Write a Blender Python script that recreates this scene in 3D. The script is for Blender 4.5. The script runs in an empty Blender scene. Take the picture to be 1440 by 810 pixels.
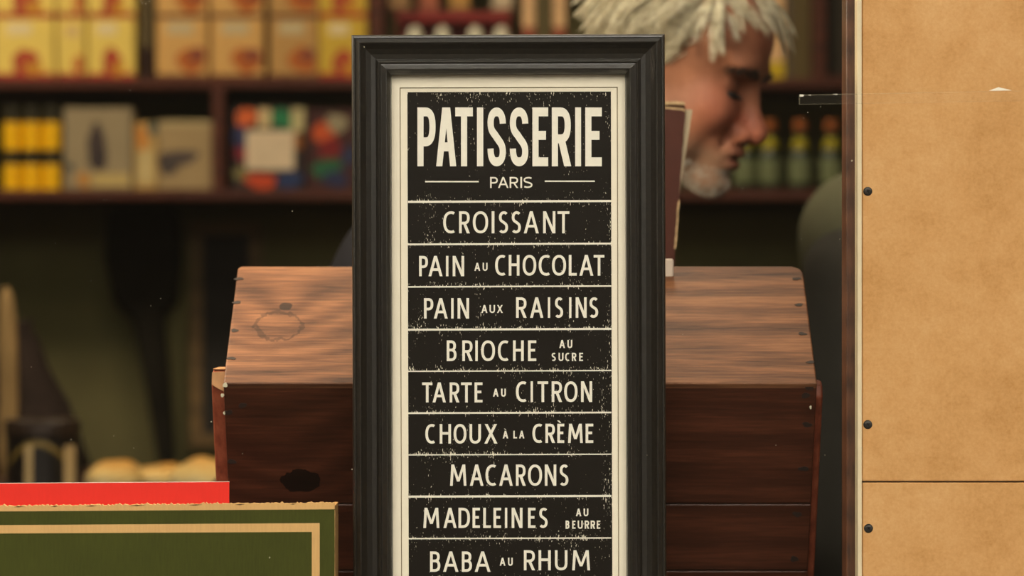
import bpy, bmesh, math, random
import numpy as np
from mathutils import Vector, Matrix, Euler

random.seed(7)
rng = np.random.default_rng(7)
SC = bpy.context.scene
COL = SC.collection

# ---------------------------------------------------------------- camera, sky, lamps, exposure
D = 2.5            # camera to picture-frame plane (y = 0)
P0 = 0.00061       # metres per photo pixel on that plane
ZC = 1.25          # lens height above the shop floor
cam_data = bpy.data.cameras.new('camera')
cam = bpy.data.objects.new('camera', cam_data)
COL.objects.link(cam)
cam.location = (0, -D, ZC)
cam.rotation_euler = (math.pi/2, 0, 0)
cam_data.sensor_width = 36
cam_data.lens = 36*D/(1440*P0)
cam_data.clip_start = 0.05
cam_data.dof.use_dof = True
cam_data.dof.focus_distance = D
cam_data.dof.aperture_fstop = 4.4
SC.camera = cam
vs = SC.view_settings
SC.display_settings.display_device = 'sRGB'
vs.view_transform = 'Standard'
vs.look = 'None'
vs.exposure = 0.0
vs.gamma = 1.0
vs.use_curve_mapping = False
SC.cycles.use_denoising = True
SC.cycles.sample_clamp_indirect = 6

world = bpy.data.worlds.new('street_sky')
SC.world = world
world.use_nodes = True
wt = world.node_tree
wt.nodes.clear()
w_out = wt.nodes.new('ShaderNodeOutputWorld')
w_bg = wt.nodes.new('ShaderNodeBackground')
w_tc = wt.nodes.new('ShaderNodeTexCoord')
w_sep = wt.nodes.new('ShaderNodeSeparateXYZ')
w_ramp = wt.nodes.new('ShaderNodeValToRGB')
wt.links.new(w_tc.outputs['Generated'], w_sep.inputs[0])
wt.links.new(w_sep.outputs['Z'], w_ramp.inputs[0])
wt.links.new(w_ramp.outputs[0], w_bg.inputs[0])
wt.links.new(w_bg.outputs[0], w_out.inputs[0])
cr = w_ramp.color_ramp
cr.elements[0].position = 0.0
cr.elements[0].color = (0.015, 0.012, 0.008, 1)      # pavement and far house fronts
cr.elements[1].position = 0.62
cr.elements[1].color = (1.0, 0.95, 0.85, 1)
e = cr.elements.new(0.16); e.color = (0.030, 0.026, 0.019, 1)
e = cr.elements.new(0.36); e.color = (0.72, 0.68, 0.60, 1)
w_bg.inputs[1].default_value = 7.4

def area_light(name, loc, target, size, power, color, size_y=None):
    ld = bpy.data.lights.new(name, 'AREA')
    ld.energy = power; ld.color = color; ld.size = size
    if size_y:
        ld.shape = 'RECTANGLE'; ld.size_y = size_y
    o = bpy.data.objects.new(name, ld)
    COL.objects.link(o)
    o.location = loc
    o.rotation_euler = (Vector(target)-Vector(loc)).to_track_quat('-Z', 'Y').to_euler()
    return o
WARM = (1.0, 0.83, 0.60)
area_light('ceiling_lamp', (-1.5, 2.0, 2.68), (-1.4, 3.1, 1.4), 0.5, 30, WARM)
area_light('ceiling_lamp', (0.2, 1.9, 2.68), (0.1, 3.1, 1.4), 0.5, 13, WARM)
area_light('ceiling_lamp', (0.05, 1.05, 2.68), (0.2, 0.7, 1.5), 0.4, 16, WARM)
area_light('window_lamp', (-0.60, 0.08, 1.66), (-0.2, 0.12, 1.2), 0.15, 9.5, (1.0, 0.82, 0.58))

# ---------------------------------------------------------------- helpers
def kk(y): return P0*(D+y)/D
def at(px, py, y):
    k = kk(y)
    return Vector(((px-720)*k, y, ZC-(py-405)*k))

def lin(r, g, b):
    f = lambda c: ((c/255)/12.92 if c <= 10 else (((c/255)+0.055)/1.055)**2.4)
    return (f(r), f(g), f(b), 1.0)

class NT:
    def __init__(self, name, rough=0.6, spec=0.3):
        self.m = bpy.data.materials.new(name)
        self.m.use_nodes = True
        self.t = self.m.node_tree
        self.b = self.t.nodes['Principled BSDF']
        self.b.inputs['Roughness'].default_value = rough
        self.b.inputs['Specular IOR Level'].default_value = spec
    def n(self, typ, **kw):
        nd = self.t.nodes.new('ShaderNode'+typ)
        for k, v in kw.items(): setattr(nd, k, v)
        return nd
    def l(self, a, b): self.t.links.new(a, b)
    def coord(self, scale=(1, 1, 1), loc=(0, 0, 0), kind='Object'):
        tc = self.n('TexCoord'); mp = self.n('Mapping')
        mp.inputs['Scale'].default_value = scale; mp.inputs['Location'].default_value = loc
        self.l(tc.outputs[kind], mp.inputs[0])
        return mp.outputs[0]
    def noise(self, vec, scale=5, detail=4, rough=0.55, dist=0.0):
        nd = self.n('TexNoise')
        nd.inputs['Scale'].default_value = scale; nd.inputs['Detail'].default_value = detail
        nd.inputs['Roughness'].default_value = rough; nd.inputs['Distortion'].default_value = dist
        self.l(vec, nd.inputs['Vector'])
        return nd.outputs['Fac']
    def ramp(self, fac, stops):
        nd = self.n('ValToRGB'); r = nd.color_ramp
        r.elements[0].position = stops[0][0]; r.elements[0].color = stops[0][1]
        r.elements[1].position = stops[-1][0]; r.elements[1].color = stops[-1][1]
        for p, c in stops[1:-1]:
            x = r.elements.new(p); x.color = c
        self.l(fac, nd.inputs[0])
        return nd.outputs[0]
    def math(self, op, a, b=None, c=None, clamp=False):
        nd = self.n('Math', operation=op, use_clamp=clamp)
        for i, v in enumerate((a, b, c)):
            if v is None: continue
            if isinstance(v, (int, float)): nd.inputs[i].default_value = v
            else: self.l(v, nd.inputs[i])
        return nd.outputs[0]
    def mix(self, fac, a, b, mode='MIX'):
        nd = self.n('MixRGB', blend_type=mode)
        for i, v in enumerate((fac, a, b)):
            if isinstance(v, (int, float)): nd.inputs[i].default_value = v
            elif isinstance(v, tuple): nd.inputs[i].default_value = v
            else: self.l(v, nd.inputs[i])
        return nd.outputs[0]
    def base(self, c):
        if isinstance(c, tuple): self.b.inputs['Base Color'].default_value = c
        else: self.l(c, self.b.inputs['Base Color'])
        return self
    def bump(self, h, strength=0.2, dist=0.002):
        nd = self.n('Bump')
        nd.inputs['Strength'].default_value = strength; nd.inputs['Distance'].default_value = dist
        self.l(h, nd.inputs['Height']); self.l(nd.outputs[0], self.b.inputs['Normal'])
        return self

MATS = {}
def plain(name, rgb, rough=0.6, spec=0.3, var=0.12, scale=30, bump=0.0, metal=0.0):
    """a colour with gentle procedural mottling"""
    if name in MATS: return MATS[name]
    t = NT(name, rough, spec)
    c = lin(*rgb)
    f = t.noise(t.coord(), scale, 4)
    dk = tuple(x*(1-var) for x in c[:3])+(1,)
    lt = tuple(min(1, x*(1+var)) for x in c[:3])+(1,)
    t.base(t.ramp(f, [(0.3, dk), (0.7, lt)]))
    t.b.inputs['Metallic'].default_value = metal
    if bump: t.bump(f, bump, 0.002)
    MATS[name] = t.m
    return t.m

def wood(name, dark, mid, light, knots=(), rough=0.55, spec=0.3, freq=70, stretch=(1.1, 20, 20), bump=0.25, seed=0, axis='Z', ringamp=0.10):
    """long-grain timber, grain running along x; knots = (x, z, radius, strength) in object coordinates"""
    t = NT(name, rough, spec)
    tc = t.n('TexCoord')
    sep = t.n('SeparateXYZ'); t.l(tc.outputs['Object'], sep.inputs[0])
    X, Z = sep.outputs['X'], sep.outputs[axis]
    warp = t.noise(t.coord((3, 7, 7), (seed, seed, 0)), 1.5, 3)
    h = t.math('ADD', Z, t.math('MULTIPLY', t.math('SUBTRACT', warp, 0.5), 0.035))
    kmask = None
    for (kx, kz, kr, ks) in knots:
        dx = t.math('MULTIPLY', t.math('SUBTRACT', X, kx), 0.62)
        dz = t.math('SUBTRACT', Z, kz)
        r2 = t.math('ADD', t.math('MULTIPLY', dx, dx), t.math('MULTIPLY', dz, dz))
        g = t.math('EXPONENT', t.math('MULTIPLY', r2, -1/(kr*kr*5)))
        h = t.math('ADD', h, t.math('MULTIPLY', g, kr*1.6))
        wob = t.math('MULTIPLY', t.math('SUBTRACT', t.noise(t.coord((60, 60, 60)), 2, 2), 0.5), kr*kr*0.5)
        core = t.math('LESS_THAN', t.math('ADD', r2, wob), kr*kr*0.42)
        if ks < 0:
            core = t.math('MULTIPLY', core, t.math('GREATER_THAN', t.math('ADD', r2, wob), kr*kr*0.30))
        ring = t.math('MULTIPLY', core, abs(ks))
        kmask = ring if kmask is None else t.math('MAXIMUM', kmask, ring)
    rings = t.math('MULTIPLY_ADD', t.math('SINE', t.math('MULTIPLY', h, freq*6.28)), 0.5, 0.5)
    fine = t.noise(t.coord(tuple(s*3 for s in stretch), (seed*2, 0, 0)), 6, 6, 0.65)
    broad = t.noise(t.coord(stretch, (seed, 1, 2)), 1.6, 4, 0.6)
    f = t.math('ADD', t.math('MULTIPLY', rings, ringamp), t.math('ADD', t.math('MULTIPLY', fine, 0.50), t.math('MULTIPLY', broad, 0.42)))
    c = t.ramp(f, [(0.36, lin(*dark)), (0.52, lin(*mid)), (0.68, lin(*light))])
    if kmask is not None:
        c = t.mix(kmask, c, lin(*[v*0.22 for v in dark]))
    t.base(c)
    t.bump(f, bump, 0.0015)
    return t.m

def link_mesh(name, bm, mat, parent=None, smooth=False, bevel=0.0, origin=None):
    me = bpy.data.meshes.new(name)
    bmesh.ops.recalc_face_normals(bm, faces=bm.faces[:])
    if origin is not None:
        bmesh.ops.translate(bm, verts=bm.verts[:], vec=-Vector(origin))
    bm.to_mesh(me); bm.free()
    o = bpy.data.objects.new(name, me)
    COL.objects.link(o)
    if mat is not None: me.materials.append(mat)
    if smooth:
        for p in me.polygons: p.use_smooth = True
    if origin is not None: o.location = origin
    if bevel > 0:
        b = o.modifiers.new('bevel', 'BEVEL'); b.width = bevel; b.segments = 3; b.limit_method = 'ANGLE'; b.angle_limit = math.radians(35)
    if parent is not None: o.parent = parent
    return o

def tag(o, label=None, cat=None, group=None, kind=None):
    if label: o['label'] = label
    if cat: o['category'] = cat
    if group: o['group'] = group
    if kind: o['kind'] = kind
    return o
def thing(name, loc, label, cat, group=None):
    o = bpy.data.objects.new(name, None)
    COL.objects.link(o)
    o.location = loc; o.empty_display_size = 0.02
    return tag(o, label, cat, group)

def inv(parent, bm):
    """world-space bmesh into the parent's local space"""
    m = Matrix.LocRotScale(parent.location, parent.rotation_euler, parent.scale).inverted()
    bmesh.ops.transform(bm, matrix=m, verts=bm.verts[:])
    return bm
def part(name, bm, mat, parent, **kw):
    return link_mesh(name, inv(parent, bm), mat, parent, **kw)

def add_box(bm, x0, x1, y0, y1, z0, z1):
    vs_ = [bm.verts.new((x, y, z)) for x in (x0, x1) for y in (y0, y1) for z in (z0, z1)]
    for f in ((0, 1, 3, 2), (4, 6, 7, 5), (0, 4, 5, 1), (2, 3, 7, 6), (0, 2, 6, 4), (1, 5, 7, 3)):
        bm.faces.new([vs_[i] for i in f])
    return bm
def bx(*a): return add_box(bmesh.new(), *a)
def add_prism(bm, poly, off):
    """polygon (world points) extruded by off"""
    off = Vector(off)
    a = [bm.verts.new(p) for p in poly]; b = [bm.verts.new(Vector(p)+off) for p in poly]
    bm.faces.new(a); bm.faces.new(b[::-1])
    n = len(poly)
    for i in range(n): bm.faces.new([a[i], a[(i+1) % n], b[(i+1) % n], b[i]])
    return bm
def prism(poly, off): return add_prism(bmesh.new(), poly, off)
def lathe(bm, prof, c, seg=40):
    """prof = (radius, z) from bottom to top round the vertical through c"""
    rows = []
    for r, z in prof:
        rows.append([bm.verts.new((c[0]+r*math.cos(2*math.pi*i/seg), c[1]+r*math.sin(2*math.pi*i/seg), c[2]+z)) for i in range(seg)])
    for a, b in zip(rows, rows[1:]):
        for i in range(seg): bm.faces.new([a[i], a[(i+1) % seg], b[(i+1) % seg], b[i]])
    bm.faces.new(rows[0][::-1]); bm.faces.new(rows[-1])
    return bm
def blob_poly(cx, cz, rx, rz, n=18, wob=0.18, seed=1):
    r = random.Random(seed); ph = [r.random()*6.28 for _ in range(3)]
    out = []
    for i in range(n):
        a = 2*math.pi*i/n
        q = 1+wob*(math.sin(2*a+ph[0])*0.6+math.sin(3*a+ph[1])*0.5+math.sin(5*a+ph[2])*0.3)
        out.append((cx+rx*q*math.cos(a), cz+rz*q*math.sin(a)))
    return out
def tube(bm, pts, radii, seg=8):
    pts = [Vector(p) for p in pts]
    rows = []
    for i, p in enumerate(pts):
        t = (pts[min(i+1, len(pts)-1)]-pts[max(i-1, 0)]).normalized()
        a = t.orthogonal().normalized(); b = t.cross(a)
        rows.append([bm.verts.new(p+(a*math.cos(2*math.pi*j/seg)+b*math.sin(2*math.pi*j/seg))*radii[i]) for j in range(seg)])
    for r0, r1 in zip(rows, rows[1:]):
        for j in range(seg): bm.faces.new([r0[j], r0[(j+1) % seg], r1[(j+1) % seg], r1[j]])
    bm.faces.new(rows[0][::-1]); bm.faces.new(rows[-1])
    return bm

# ---------------------------------------------------------------- room
YB = 3.30                       # back wall
YS = 3.02                       # front of the goods on the shelves
LEDGE = 0.795                   # display ledge in the window
XL, XR, YF, ZT = -2.6, 2.6, -0.10, 2.75
def struct(name, bm, mat, **kw): return tag(link_mesh(name, bm, mat, **kw), kind='structure')
m_wall = plain('olive_plaster', (104, 98, 62), 0.8, 0.2, 0.25, 3)
m_side = plain('brown_plaster', (60, 48, 34), 0.8, 0.2, 0.2, 3)
m_ceil = plain('cream_ceiling', (150, 138, 112), 0.9, 0.1, 0.05, 4)
m_floor = wood('floor_boards', (38, 24, 16), (60, 38, 24), (82, 54, 34), freq=20)
struct('floor', bx(XL, XR, YF, YB, -0.05, 0), m_floor)
struct('ceiling', bx(XL, XR, YF, YB, ZT, ZT+0.05), m_ceil)
struct('wall_back', bx(XL-0.1, XR+0.1, YB, YB+0.1, -0.05, ZT+0.05), m_wall)
struct('wall_left', bx(XL-0.1, XL, YF, YB, -0.05, ZT+0.05), m_side)
struct('wall_right', bx(XR, XR+0.1, YF, YB, -0.05, ZT+0.05), m_side)
m_front = plain('dark_shopfront_paint', (40, 34, 28), 0.5, 0.3, 0.1, 8)
fr = bmesh.new()
add_box(fr, XL-0.1, XR+0.1, YF-0.08, YF, -0.05, LEDGE-0.03)
add_box(fr, XL-0.1, XR+0.1, YF-0.08, YF, 2.5, ZT+0.05)
add_box(fr, XL-0.1, -1.3, YF-0.08, YF, LEDGE-0.03, 2.5)
add_box(fr, 1.3, XR+0.1, YF-0.08, YF, LEDGE-0.03, 2.5)
struct('wall_front', fr, m_front)
m_ledge = wood('ledge_wood', (40, 24, 15), (66, 40, 25), (90, 58, 36))
struct('trim_1', bx(-1.3, 1.3, YF-0.06, 0.36, LEDGE-0.03, LEDGE), m_ledge, bevel=0.003)

# the window pane
g = bpy.data.materials.new('window_glass'); g.use_nodes = True
gt = g.node_tree; gt.nodes.clear()
go = gt.nodes.new('ShaderNodeOutputMaterial'); gm = gt.nodes.new('ShaderNodeMixShader')
gtr = gt.nodes.new('ShaderNodeBsdfTransparent'); ggl = gt.nodes.new('ShaderNodeBsdfGlossy'); gf = gt.nodes.new('ShaderNodeFresnel')
ggl.inputs['Roughness'].default_value = 0.0
gtr.inputs['Color'].default_value = (0.99, 0.99, 0.985, 1)
gf.inputs['IOR'].default_value = 1.32
gt.links.new(gf.outputs[0], gm.inputs[0]); gt.links.new(gtr.outputs[0], gm.inputs[1]); gt.links.new(ggl.outputs[0], gm.inputs[2])
gt.links.new(gm.outputs[0], go.inputs['Surface'])
YG = -0.085
struct('window_1', bx(-1.3, 1.3, YG-0.005, YG, LEDGE, 2.5), g)

# ---------------------------------------------------------------- back shelving
m_shelf = wood('shelf_wood', (58, 27, 17), (84, 42, 27), (104, 56, 36), freq=30, rough=0.45)
K = kk(YS)
def Z(py, y=YS): return ZC-(py-405)*kk(y)
def X(px, y=YS): return (px-720)*kk(y)
shelf = thing('wall_shelf', (0, YB, Z(285)), 'reddish brown wooden wall shelving across the back of the shop', 'shelf')
SH1, SH2, SH0 = Z(111), Z(267), Z(-135)
for zt in (SH1, SH2, SH0):
    part('shelf_board', bx(-1.75, 1.75, YS-0.02, YB, zt-0.018, zt), m_shelf, shelf, bevel=0.002)
for (p0, p1, za, zb) in ((300, 316, SH2, SH1-0.018), (520, 540, SH1, SH0-0.018), (1142, 1160, SH1, SH0-0.018), (860, 876, SH2, SH1-0.018), (-420, -404, SH2, SH1-0.018)):
    part('upright', bx(X(p0), X(p1), YS-0.02, YB, za, zb), m_shelf, shelf, bevel=0.002)

# ---- goods: small cartons with raised paper labels and printed motifs
def rect_on(bm, x0, x1, z0, z1, yf, th=0.0006): return add_box(bm, x0, x1, yf-th, yf+0.0002, z0, z1)
def carton(name, px0, px1, py0, py1, rgb, label, cat, group, decor=(), yf=YS, depth=0.10, base_z=None, bev=0.002, mname=None):
    x0, x1, z1 = X(px0, yf), X(px1, yf), Z(py0, yf)
    z0 = Z(py1, yf) if base_z is None else base_z
    t = thing(name, ((x0+x1)/2, yf+depth/2, z0), label, cat, group)
    m = plain(mname or ('card_%d_%d_%d' % rgb), rgb, 0.5, 0.35, 0.06, 20)
    part('carton_body', bx(x0, x1, yf, yf+depth, z0, z1), m, t, bevel=bev)
    w, h = x1-x0, z1-z0
    for i, (kind, u0, u1, v0, v1, c) in enumerate(decor):
        mm = plain('print_%d_%d_%d' % c, c, 0.5, 0.3, 0.1, 40)
        a0, a1, b0, b1 = x0+u0*w, x0+u1*w, z1-v1*h, z1-v0*h
        th = 0.0005+0.0002*i
        if kind in ('base_band', 'label_panel', 'side_stripe'):
            part(kind, rect_on(bmesh.new(), a0, a1, b0, b1, yf, th), mm, t)
        else:
            pts = blob_poly((a0+a1)/2, (b0+b1)/2, (a1-a0)/2, (b1-b0)/2, seed=hash((px0, i)) % 997)
            part(kind, prism([(p[0], yf-th, p[1]) for p in pts], (0, th+0.0002, 0)), mm, t)
    return t

YEL, KRA = (232, 204, 100), (212, 166, 96)
def dec(kind, r):
    if kind == 'y':
        return [('label_panel', 0.2, 0.62, 0.08, 0.27, (226, 208, 160)), ('base_band', 0.0, 1.0, 0.91, 1.0, (168, 40, 32)),
                ('printed_motif', 0.3, 0.72, 0.5, 0.95, (170, 66, 40)), ('printed_motif', 0.5, 0.8, 0.72, 0.95, (196, 138, 40))]
    if kind == 'n':
        return [('label_panel', 0.3, 0.8, 0.12, 0.3, (214, 182, 120)), ('base_band', 0.0, 1.0, 0.91, 1.0, (160, 40, 32)),
                ('printed_motif', 0.6, 0.95, 0.6, 0.92, (186, 96, 44))]
    return [('label_panel', 0.2, 0.72, 0.07, 0.26, (196, 180, 140)), ('base_band', 0.0, 1.0, 0.93, 1.0, (96, 50, 30)),
            ('printed_motif', 0.42, 0.95, 0.45, 0.92, (176, 96, 36)), ('printed_motif', 0.62, 0.95, 0.5, 0.72, (128, 66, 48))]
lower = [(-8, 76, 'y', YEL, 'yellow biscuit carton with red base at the far left of the upper shelf, bottom row'),
         (80, 119, 'n', YEL, 'narrow yellow biscuit carton between two wider ones, bottom row of the upper shelf'),
         (123, 189, 'y', YEL, 'yellow biscuit carton just left of the olive gap, bottom row of the upper shelf'),
         (220, 292, 'k', KRA, 'tan biscuit carton just right of the olive gap, bottom row of the upper shelf'),
         (297, 370, 'k', KRA, 'tan biscuit carton second to the right of the olive gap, bottom row'),
         (379, 447, 'k', (186, 144, 82), 'duller tan biscuit carton beside the yellow carton near the picture frame, bottom row'),
         (449, 516, 'y', (206, 172, 56), 'yellow carton with red base cut off by the top left corner of the picture frame')]
upper = [(-8, 76, 'y', YEL, 'yellow biscuit carton at the far left of the upper shelf, stacked on the bottom row'),
         (80, 119, 'n', YEL, 'narrow yellow biscuit carton stacked in the top row of the upper shelf'),
         (123, 189, 'y', YEL, 'yellow biscuit carton in the top row just left of the olive gap'),
         (220, 292, 'k', KRA, 'tan biscuit carton in the top row just right of the olive gap'),
         (297, 370, 'k', KRA, 'tan biscuit carton in the top row, second right of the olive gap'),
         (379, 447, 'k', (186, 144, 82), 'duller tan biscuit carton in the top row beside the yellow one'),
         (449, 516, 'y', (206, 172, 56), 'yellow biscuit carton in the top row above the frame corner')]
for (a, b, k_, c, lab) in lower:
    carton('biscuit_carton', a, b, 26, 111, c, lab, 'box', 'biscuit cartons on the upper shelf', dec(k_, 0), base_z=SH1+0.0005)
for (a, b, k_, c, lab) in upper:
    carton('biscuit_carton', a, b, -62, 25, c, lab, 'box', 'biscuit cartons on the upper shelf', dec(k_, 1), base_z=Z(25.4))

carton('slim_packet', 195, 213, -62, 111, (112, 102, 70), 'slim grey olive packet standing in the gap between yellow and tan cartons', 'packet', None, [('base_band', 0, 1, 0.74, 1.0, (52, 30, 22))], yf=YS+0.03, depth=0.06, base_z=SH1+0.0005)  # dark bottom band has the shade low in the gap put into its colour
# yellow tins on the lower shelf, stacked in two rows
def yellow_tin(px, py0, py1, lab, base_z):
    r = 13.5*K; zc = base_z
    t = thing('yellow_tin', (X(px), YS+r+0.002, zc), lab, 'tin', 'yellow tins on the lower shelf')
    h = Z(py0)-base_z
    part('tin_body', lathe(bmesh.new(), [(r*0.97, 0), (r, 0.001), (r, h*0.62), (r*0.97, h*0.64)], (X(px), YS+r+0.002, zc)), plain('yellow_enamel', (246, 190, 6), 0.35, 0.4, 0.08, 10), t, smooth=False)
    part('lid', lathe(bmesh.new(), [(r*0.95, h*0.64), (r*1.0, h*0.66), (r*1.0, h*0.96), (r*0.9, h)], (X(px), YS+r+0.002, zc)), plain('dark_tin_lid', (44, 40, 20), 0.4, 0.4, 0.2, 30), t)
names = ['at the far left end', 'second from the left edge', 'right-hand one beside the grey beige box']
for i, px in enumerate((15, 43, 71)):
    yellow_tin(px, 211, 267, 'yellow tin in the bottom row of the tins, '+names[i], SH2+0.0005)
    yellow_tin(px, 150, 210, 'yellow tin in the top row of the tins, '+names[i], Z(210.6))

# grey-beige boxes with dark botanical motif, small jar-like carton, colourful boxes
carton('gift_box', 90, 185, 152, 267, (152, 136, 104), 'beige gift box with a tall dark motif beside the yellow tins', 'box', None,
       [('printed_motif', 0.36, 0.62, 0.18, 0.72, (66, 54, 50)), ('printed_motif', 0.36, 0.66, 0.5, 0.76, (60, 50, 48)),
        ('label_panel', 0.4, 0.98, 0.8, 0.96, (190, 166, 104)), ('printed_motif', 0.02, 0.14, 0.66, 0.78, (70, 76, 74)), ('printed_motif', 0.2, 0.38, 0.78, 0.98, (190, 134, 60))], base_z=SH2+0.0005)
carton('gift_box', 189, 221, 172, 267, (190, 156, 92), 'slim tan packet with a blue-grey corner between two beige gift boxes', 'box', None,
       [('printed_motif', 0.08, 0.55, 0.02, 0.45, (196, 128, 52)), ('printed_motif', 0.6, 1.0, 0.0, 0.2, (70, 90, 86)), ('label_panel', 0.12, 0.85, 0.42, 0.9, (200, 178, 122))], base_z=SH2+0.0005)
carton('gift_box', 223, 299, 170, 267, (164, 140, 98), 'beige gift box with a dark slanting motif against the shelf divider', 'box', None,
       [('printed_motif', 0.0, 0.72, 0.42, 0.66, (84, 72, 66)), ('printed_motif', 0.0, 0.36, 0.45, 0.8, (74, 64, 60)), ('label_panel', 0.02, 0.98, 0.0, 0.08, (186, 166, 120))], base_z=SH2+0.0005)
carton('patterned_box', 326, 428, 150, 267, (42, 34, 34), 'multicoloured box with a big cream label right of the shelf divider', 'box', None,
       [('printed_motif', 0.04, 0.36, 0.02, 0.24, (208, 98, 46)), ('printed_motif', 0.52, 0.84, 0.03, 0.26, (40, 122, 78)), ('label_panel', 0.36, 0.54, 0.02, 0.26, (200, 176, 128)),
        ('label_panel', 0.82, 1.0, 0.02, 0.3, (190, 178, 128)), ('printed_motif', 0.0, 0.24, 0.24, 0.48, (44, 50, 88)), ('printed_motif', 0.04, 0.24, 0.48, 0.66, (134, 36, 50)),
        ('printed_motif', 0.02, 0.24, 0.72, 0.9, (120, 110, 66)), ('printed_motif', 0.2, 0.6, 0.8, 1.0, (196, 72, 34)), ('printed_motif', 0.6, 1.0, 0.78, 0.98, (34, 52, 92)),
        ('printed_motif', 0.82, 1.0, 0.34, 0.52, (140, 84, 30)), ('label_panel', 0.2, 0.86, 0.29, 0.76, (218, 197, 164))], base_z=SH2+0.0005)
carton('patterned_box', 431, 512, 154, 267, (62, 26, 24), 'dark red multicoloured box partly behind the left side of the picture frame', 'box', None,
       [('printed_motif', 0.1, 0.5, 0.16, 0.44, (196, 84, 38)), ('printed_motif', 0.36, 0.7, 0.04, 0.3, (150, 140, 110)), ('printed_motif', 0.2, 0.62, 0.36, 0.66, (120, 26, 28)),
        ('printed_motif', 0.1, 0.6, 0.6, 0.88, (36, 92, 60)), ('printed_motif', 0.3, 0.7, 0.76, 0.98, (38, 44, 78)), ('printed_motif', 0.6, 0.9, 0.45, 0.7, (44, 50, 80))], base_z=SH2+0.0005)

# red tray over white jars above the frame
tr = thing('display_tray', at(638, 111, YS+0.06), 'dark red raised display tray over white jars above the picture frame', 'tray')
m_red = plain('dark_red_lacquer', (138, 34, 30), 0.4, 0.4, 0.12, 14)
trz0, trz1 = Z(28), Z(14)
part('tray_board', bx(X(556), X(717), YS+0.035, YS+0.12, trz0, trz1), m_red, tr, bevel=0.002)
for px in (558, 711):
    part('tray_leg', bx(X(px), X(px+4), YS+0.04, YS+0.11, SH1, trz0), m_red, tr)
part('tray_back', bx(X(562), X(711), YS+0.10, YS+0.11, SH1, trz0), m_red, tr)
m_white = plain('white_ceramic', (232, 226, 200), 0.3, 0.5, 0.04, 20)
m_cork = plain('plum_lid', (110, 56, 50), 0.6, 0.3, 0.1, 30)
for px, ps in ((583, 'leftmost of the four'), (622, 'second from left of the four'), (668, 'third from left of the four'), (705, 'rightmost of the four')):
    c = (X(px), YS+0.018, SH1+0.0003)
    hh = Z(36)-SH1
    o = tag(link_mesh('white_jar', lathe(bmesh.new(), [(0.012, 0), (0.0138, 0.003), (0.0155, hh*0.55), (0.0142, hh*0.8), (0.0108, hh*0.92), (0.006, hh*0.985), (0.001, hh)], c, 24), m_white, smooth=True, origin=c),
            'white round-topped jar under the red tray, '+ps, 'jar', 'white jars under the red tray')
for px, rgb, lab in ((562, (190, 150, 100), 'small tan packet standing on the red tray, left end'), (602, (176, 100, 72), 'small pinkish packet standing on the red tray, left of middle'),
                (646, (184, 140, 70), 'small golden packet standing on the red tray, right of middle'), (706, (196, 180, 150), 'small pale packet standing on the red tray, right end')):
    carton('small_packet', px-14, px+14, -40, 14, rgb, lab, 'packet', 'packets on the red tray', [('base_band', 0, 1, 0.9, 1.0, (120, 70, 50))], yf=YS+0.045, depth=0.05, base_z=trz1+0.0005)
# tall pale packets
for (a, b, base, lab) in ((735, 752, (150, 70, 48), 'tall peach packet nearer the red tray, above the picture frame'), (778, 795, (150, 70, 48), 'tall peach packet touching the back of the grey hair'),
                          (1077, 1103, (206, 176, 30), 'tall pale pink packet with a yellow base beside the forehead')):
    carton('tall_packet', a, b, -90, 111, (234, 190, 138), lab, 'packet', 'tall packets on the upper shelf',
           [('base_band', 0, 1, 0.64 if a < 1000 else 0.88, 1.0, base)], depth=0.05, base_z=SH1+0.0005)
carton('tall_packet', 756, 773, -90, 111, (96, 84, 46), 'dark olive packet squeezed between the two peach packets', 'packet', None, [('base_band', 0, 1, 0.8, 1.0, (70, 30, 26))], depth=0.05, base_z=SH1+0.0005)
carton('tall_box', 1106, 1140, -90, 111, (92, 76, 36), 'tall olive brown box at the right of the upper shelf', 'box', None, [('side_stripe', 0.0, 0.2, 0, 1.0, (96, 84, 70))], depth=0.08, base_z=SH1+0.0005)
carton('tall_box', 1162, 1230, -90, 111, (52, 44, 28), 'dark box at the right of the upper shelf beside the brown board', 'box', None, [('base_band', 0, 1, 0.95, 1, (70, 36, 20))], yf=YS+0.06, depth=0.08, base_z=SH1+0.0005)

# bottles
m_bot = plain('dark_green_glass', (30, 44, 30), 0.2, 0.5, 0.2, 12)
m_neck = plain('yellow_neck_paper', (188, 172, 24), 0.5, 0.3, 0.1, 30)
m_cap = plain('orange_cap', (170, 92, 30), 0.4, 0.4, 0.1, 30)
m_lab = plain('grey_green_label', (118, 126, 88), 0.6, 0.2, 0.15, 30)
def bottle(px, lab):
    c = (X(px), YS+0.04, SH2+0.0005)
    t = thing('bottle', c, lab, 'bottle', 'green bottles on the lower shelf')
    h = Z(168)-SH2; r = 0.0215
    part('bottle_body', lathe(bmesh.new(), [(r*0.9, 0), (r, 0.003), (r, h*0.5), (r*0.85, h*0.58), (r*0.48, h*0.7), (r*0.42, h*0.88), (r*0.46, h*0.9)], c, 28), m_bot, t, smooth=True)
    part('paper_label', lathe(bmesh.new(), [(r*1.01, h*0.1), (r*1.02, h*0.11), (r*1.02, h*0.44), (r*1.01, h*0.45)], c, 28), m_lab, t, smooth=True)
    part('neck_label', lathe(bmesh.new(), [(r*0.84, h*0.585), (r*0.56, h*0.69), (r*0.5, h*0.74), (r*0.44, h*0.75)], c, 28), m_neck, t, smooth=True)
    part('cap', lathe(bmesh.new(), [(r*0.52, h*0.86), (r*0.55, h*0.87), (r*0.55, h*0.97), (r*0.4, h)], c, 28), m_cap, t, smooth=True)
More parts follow.
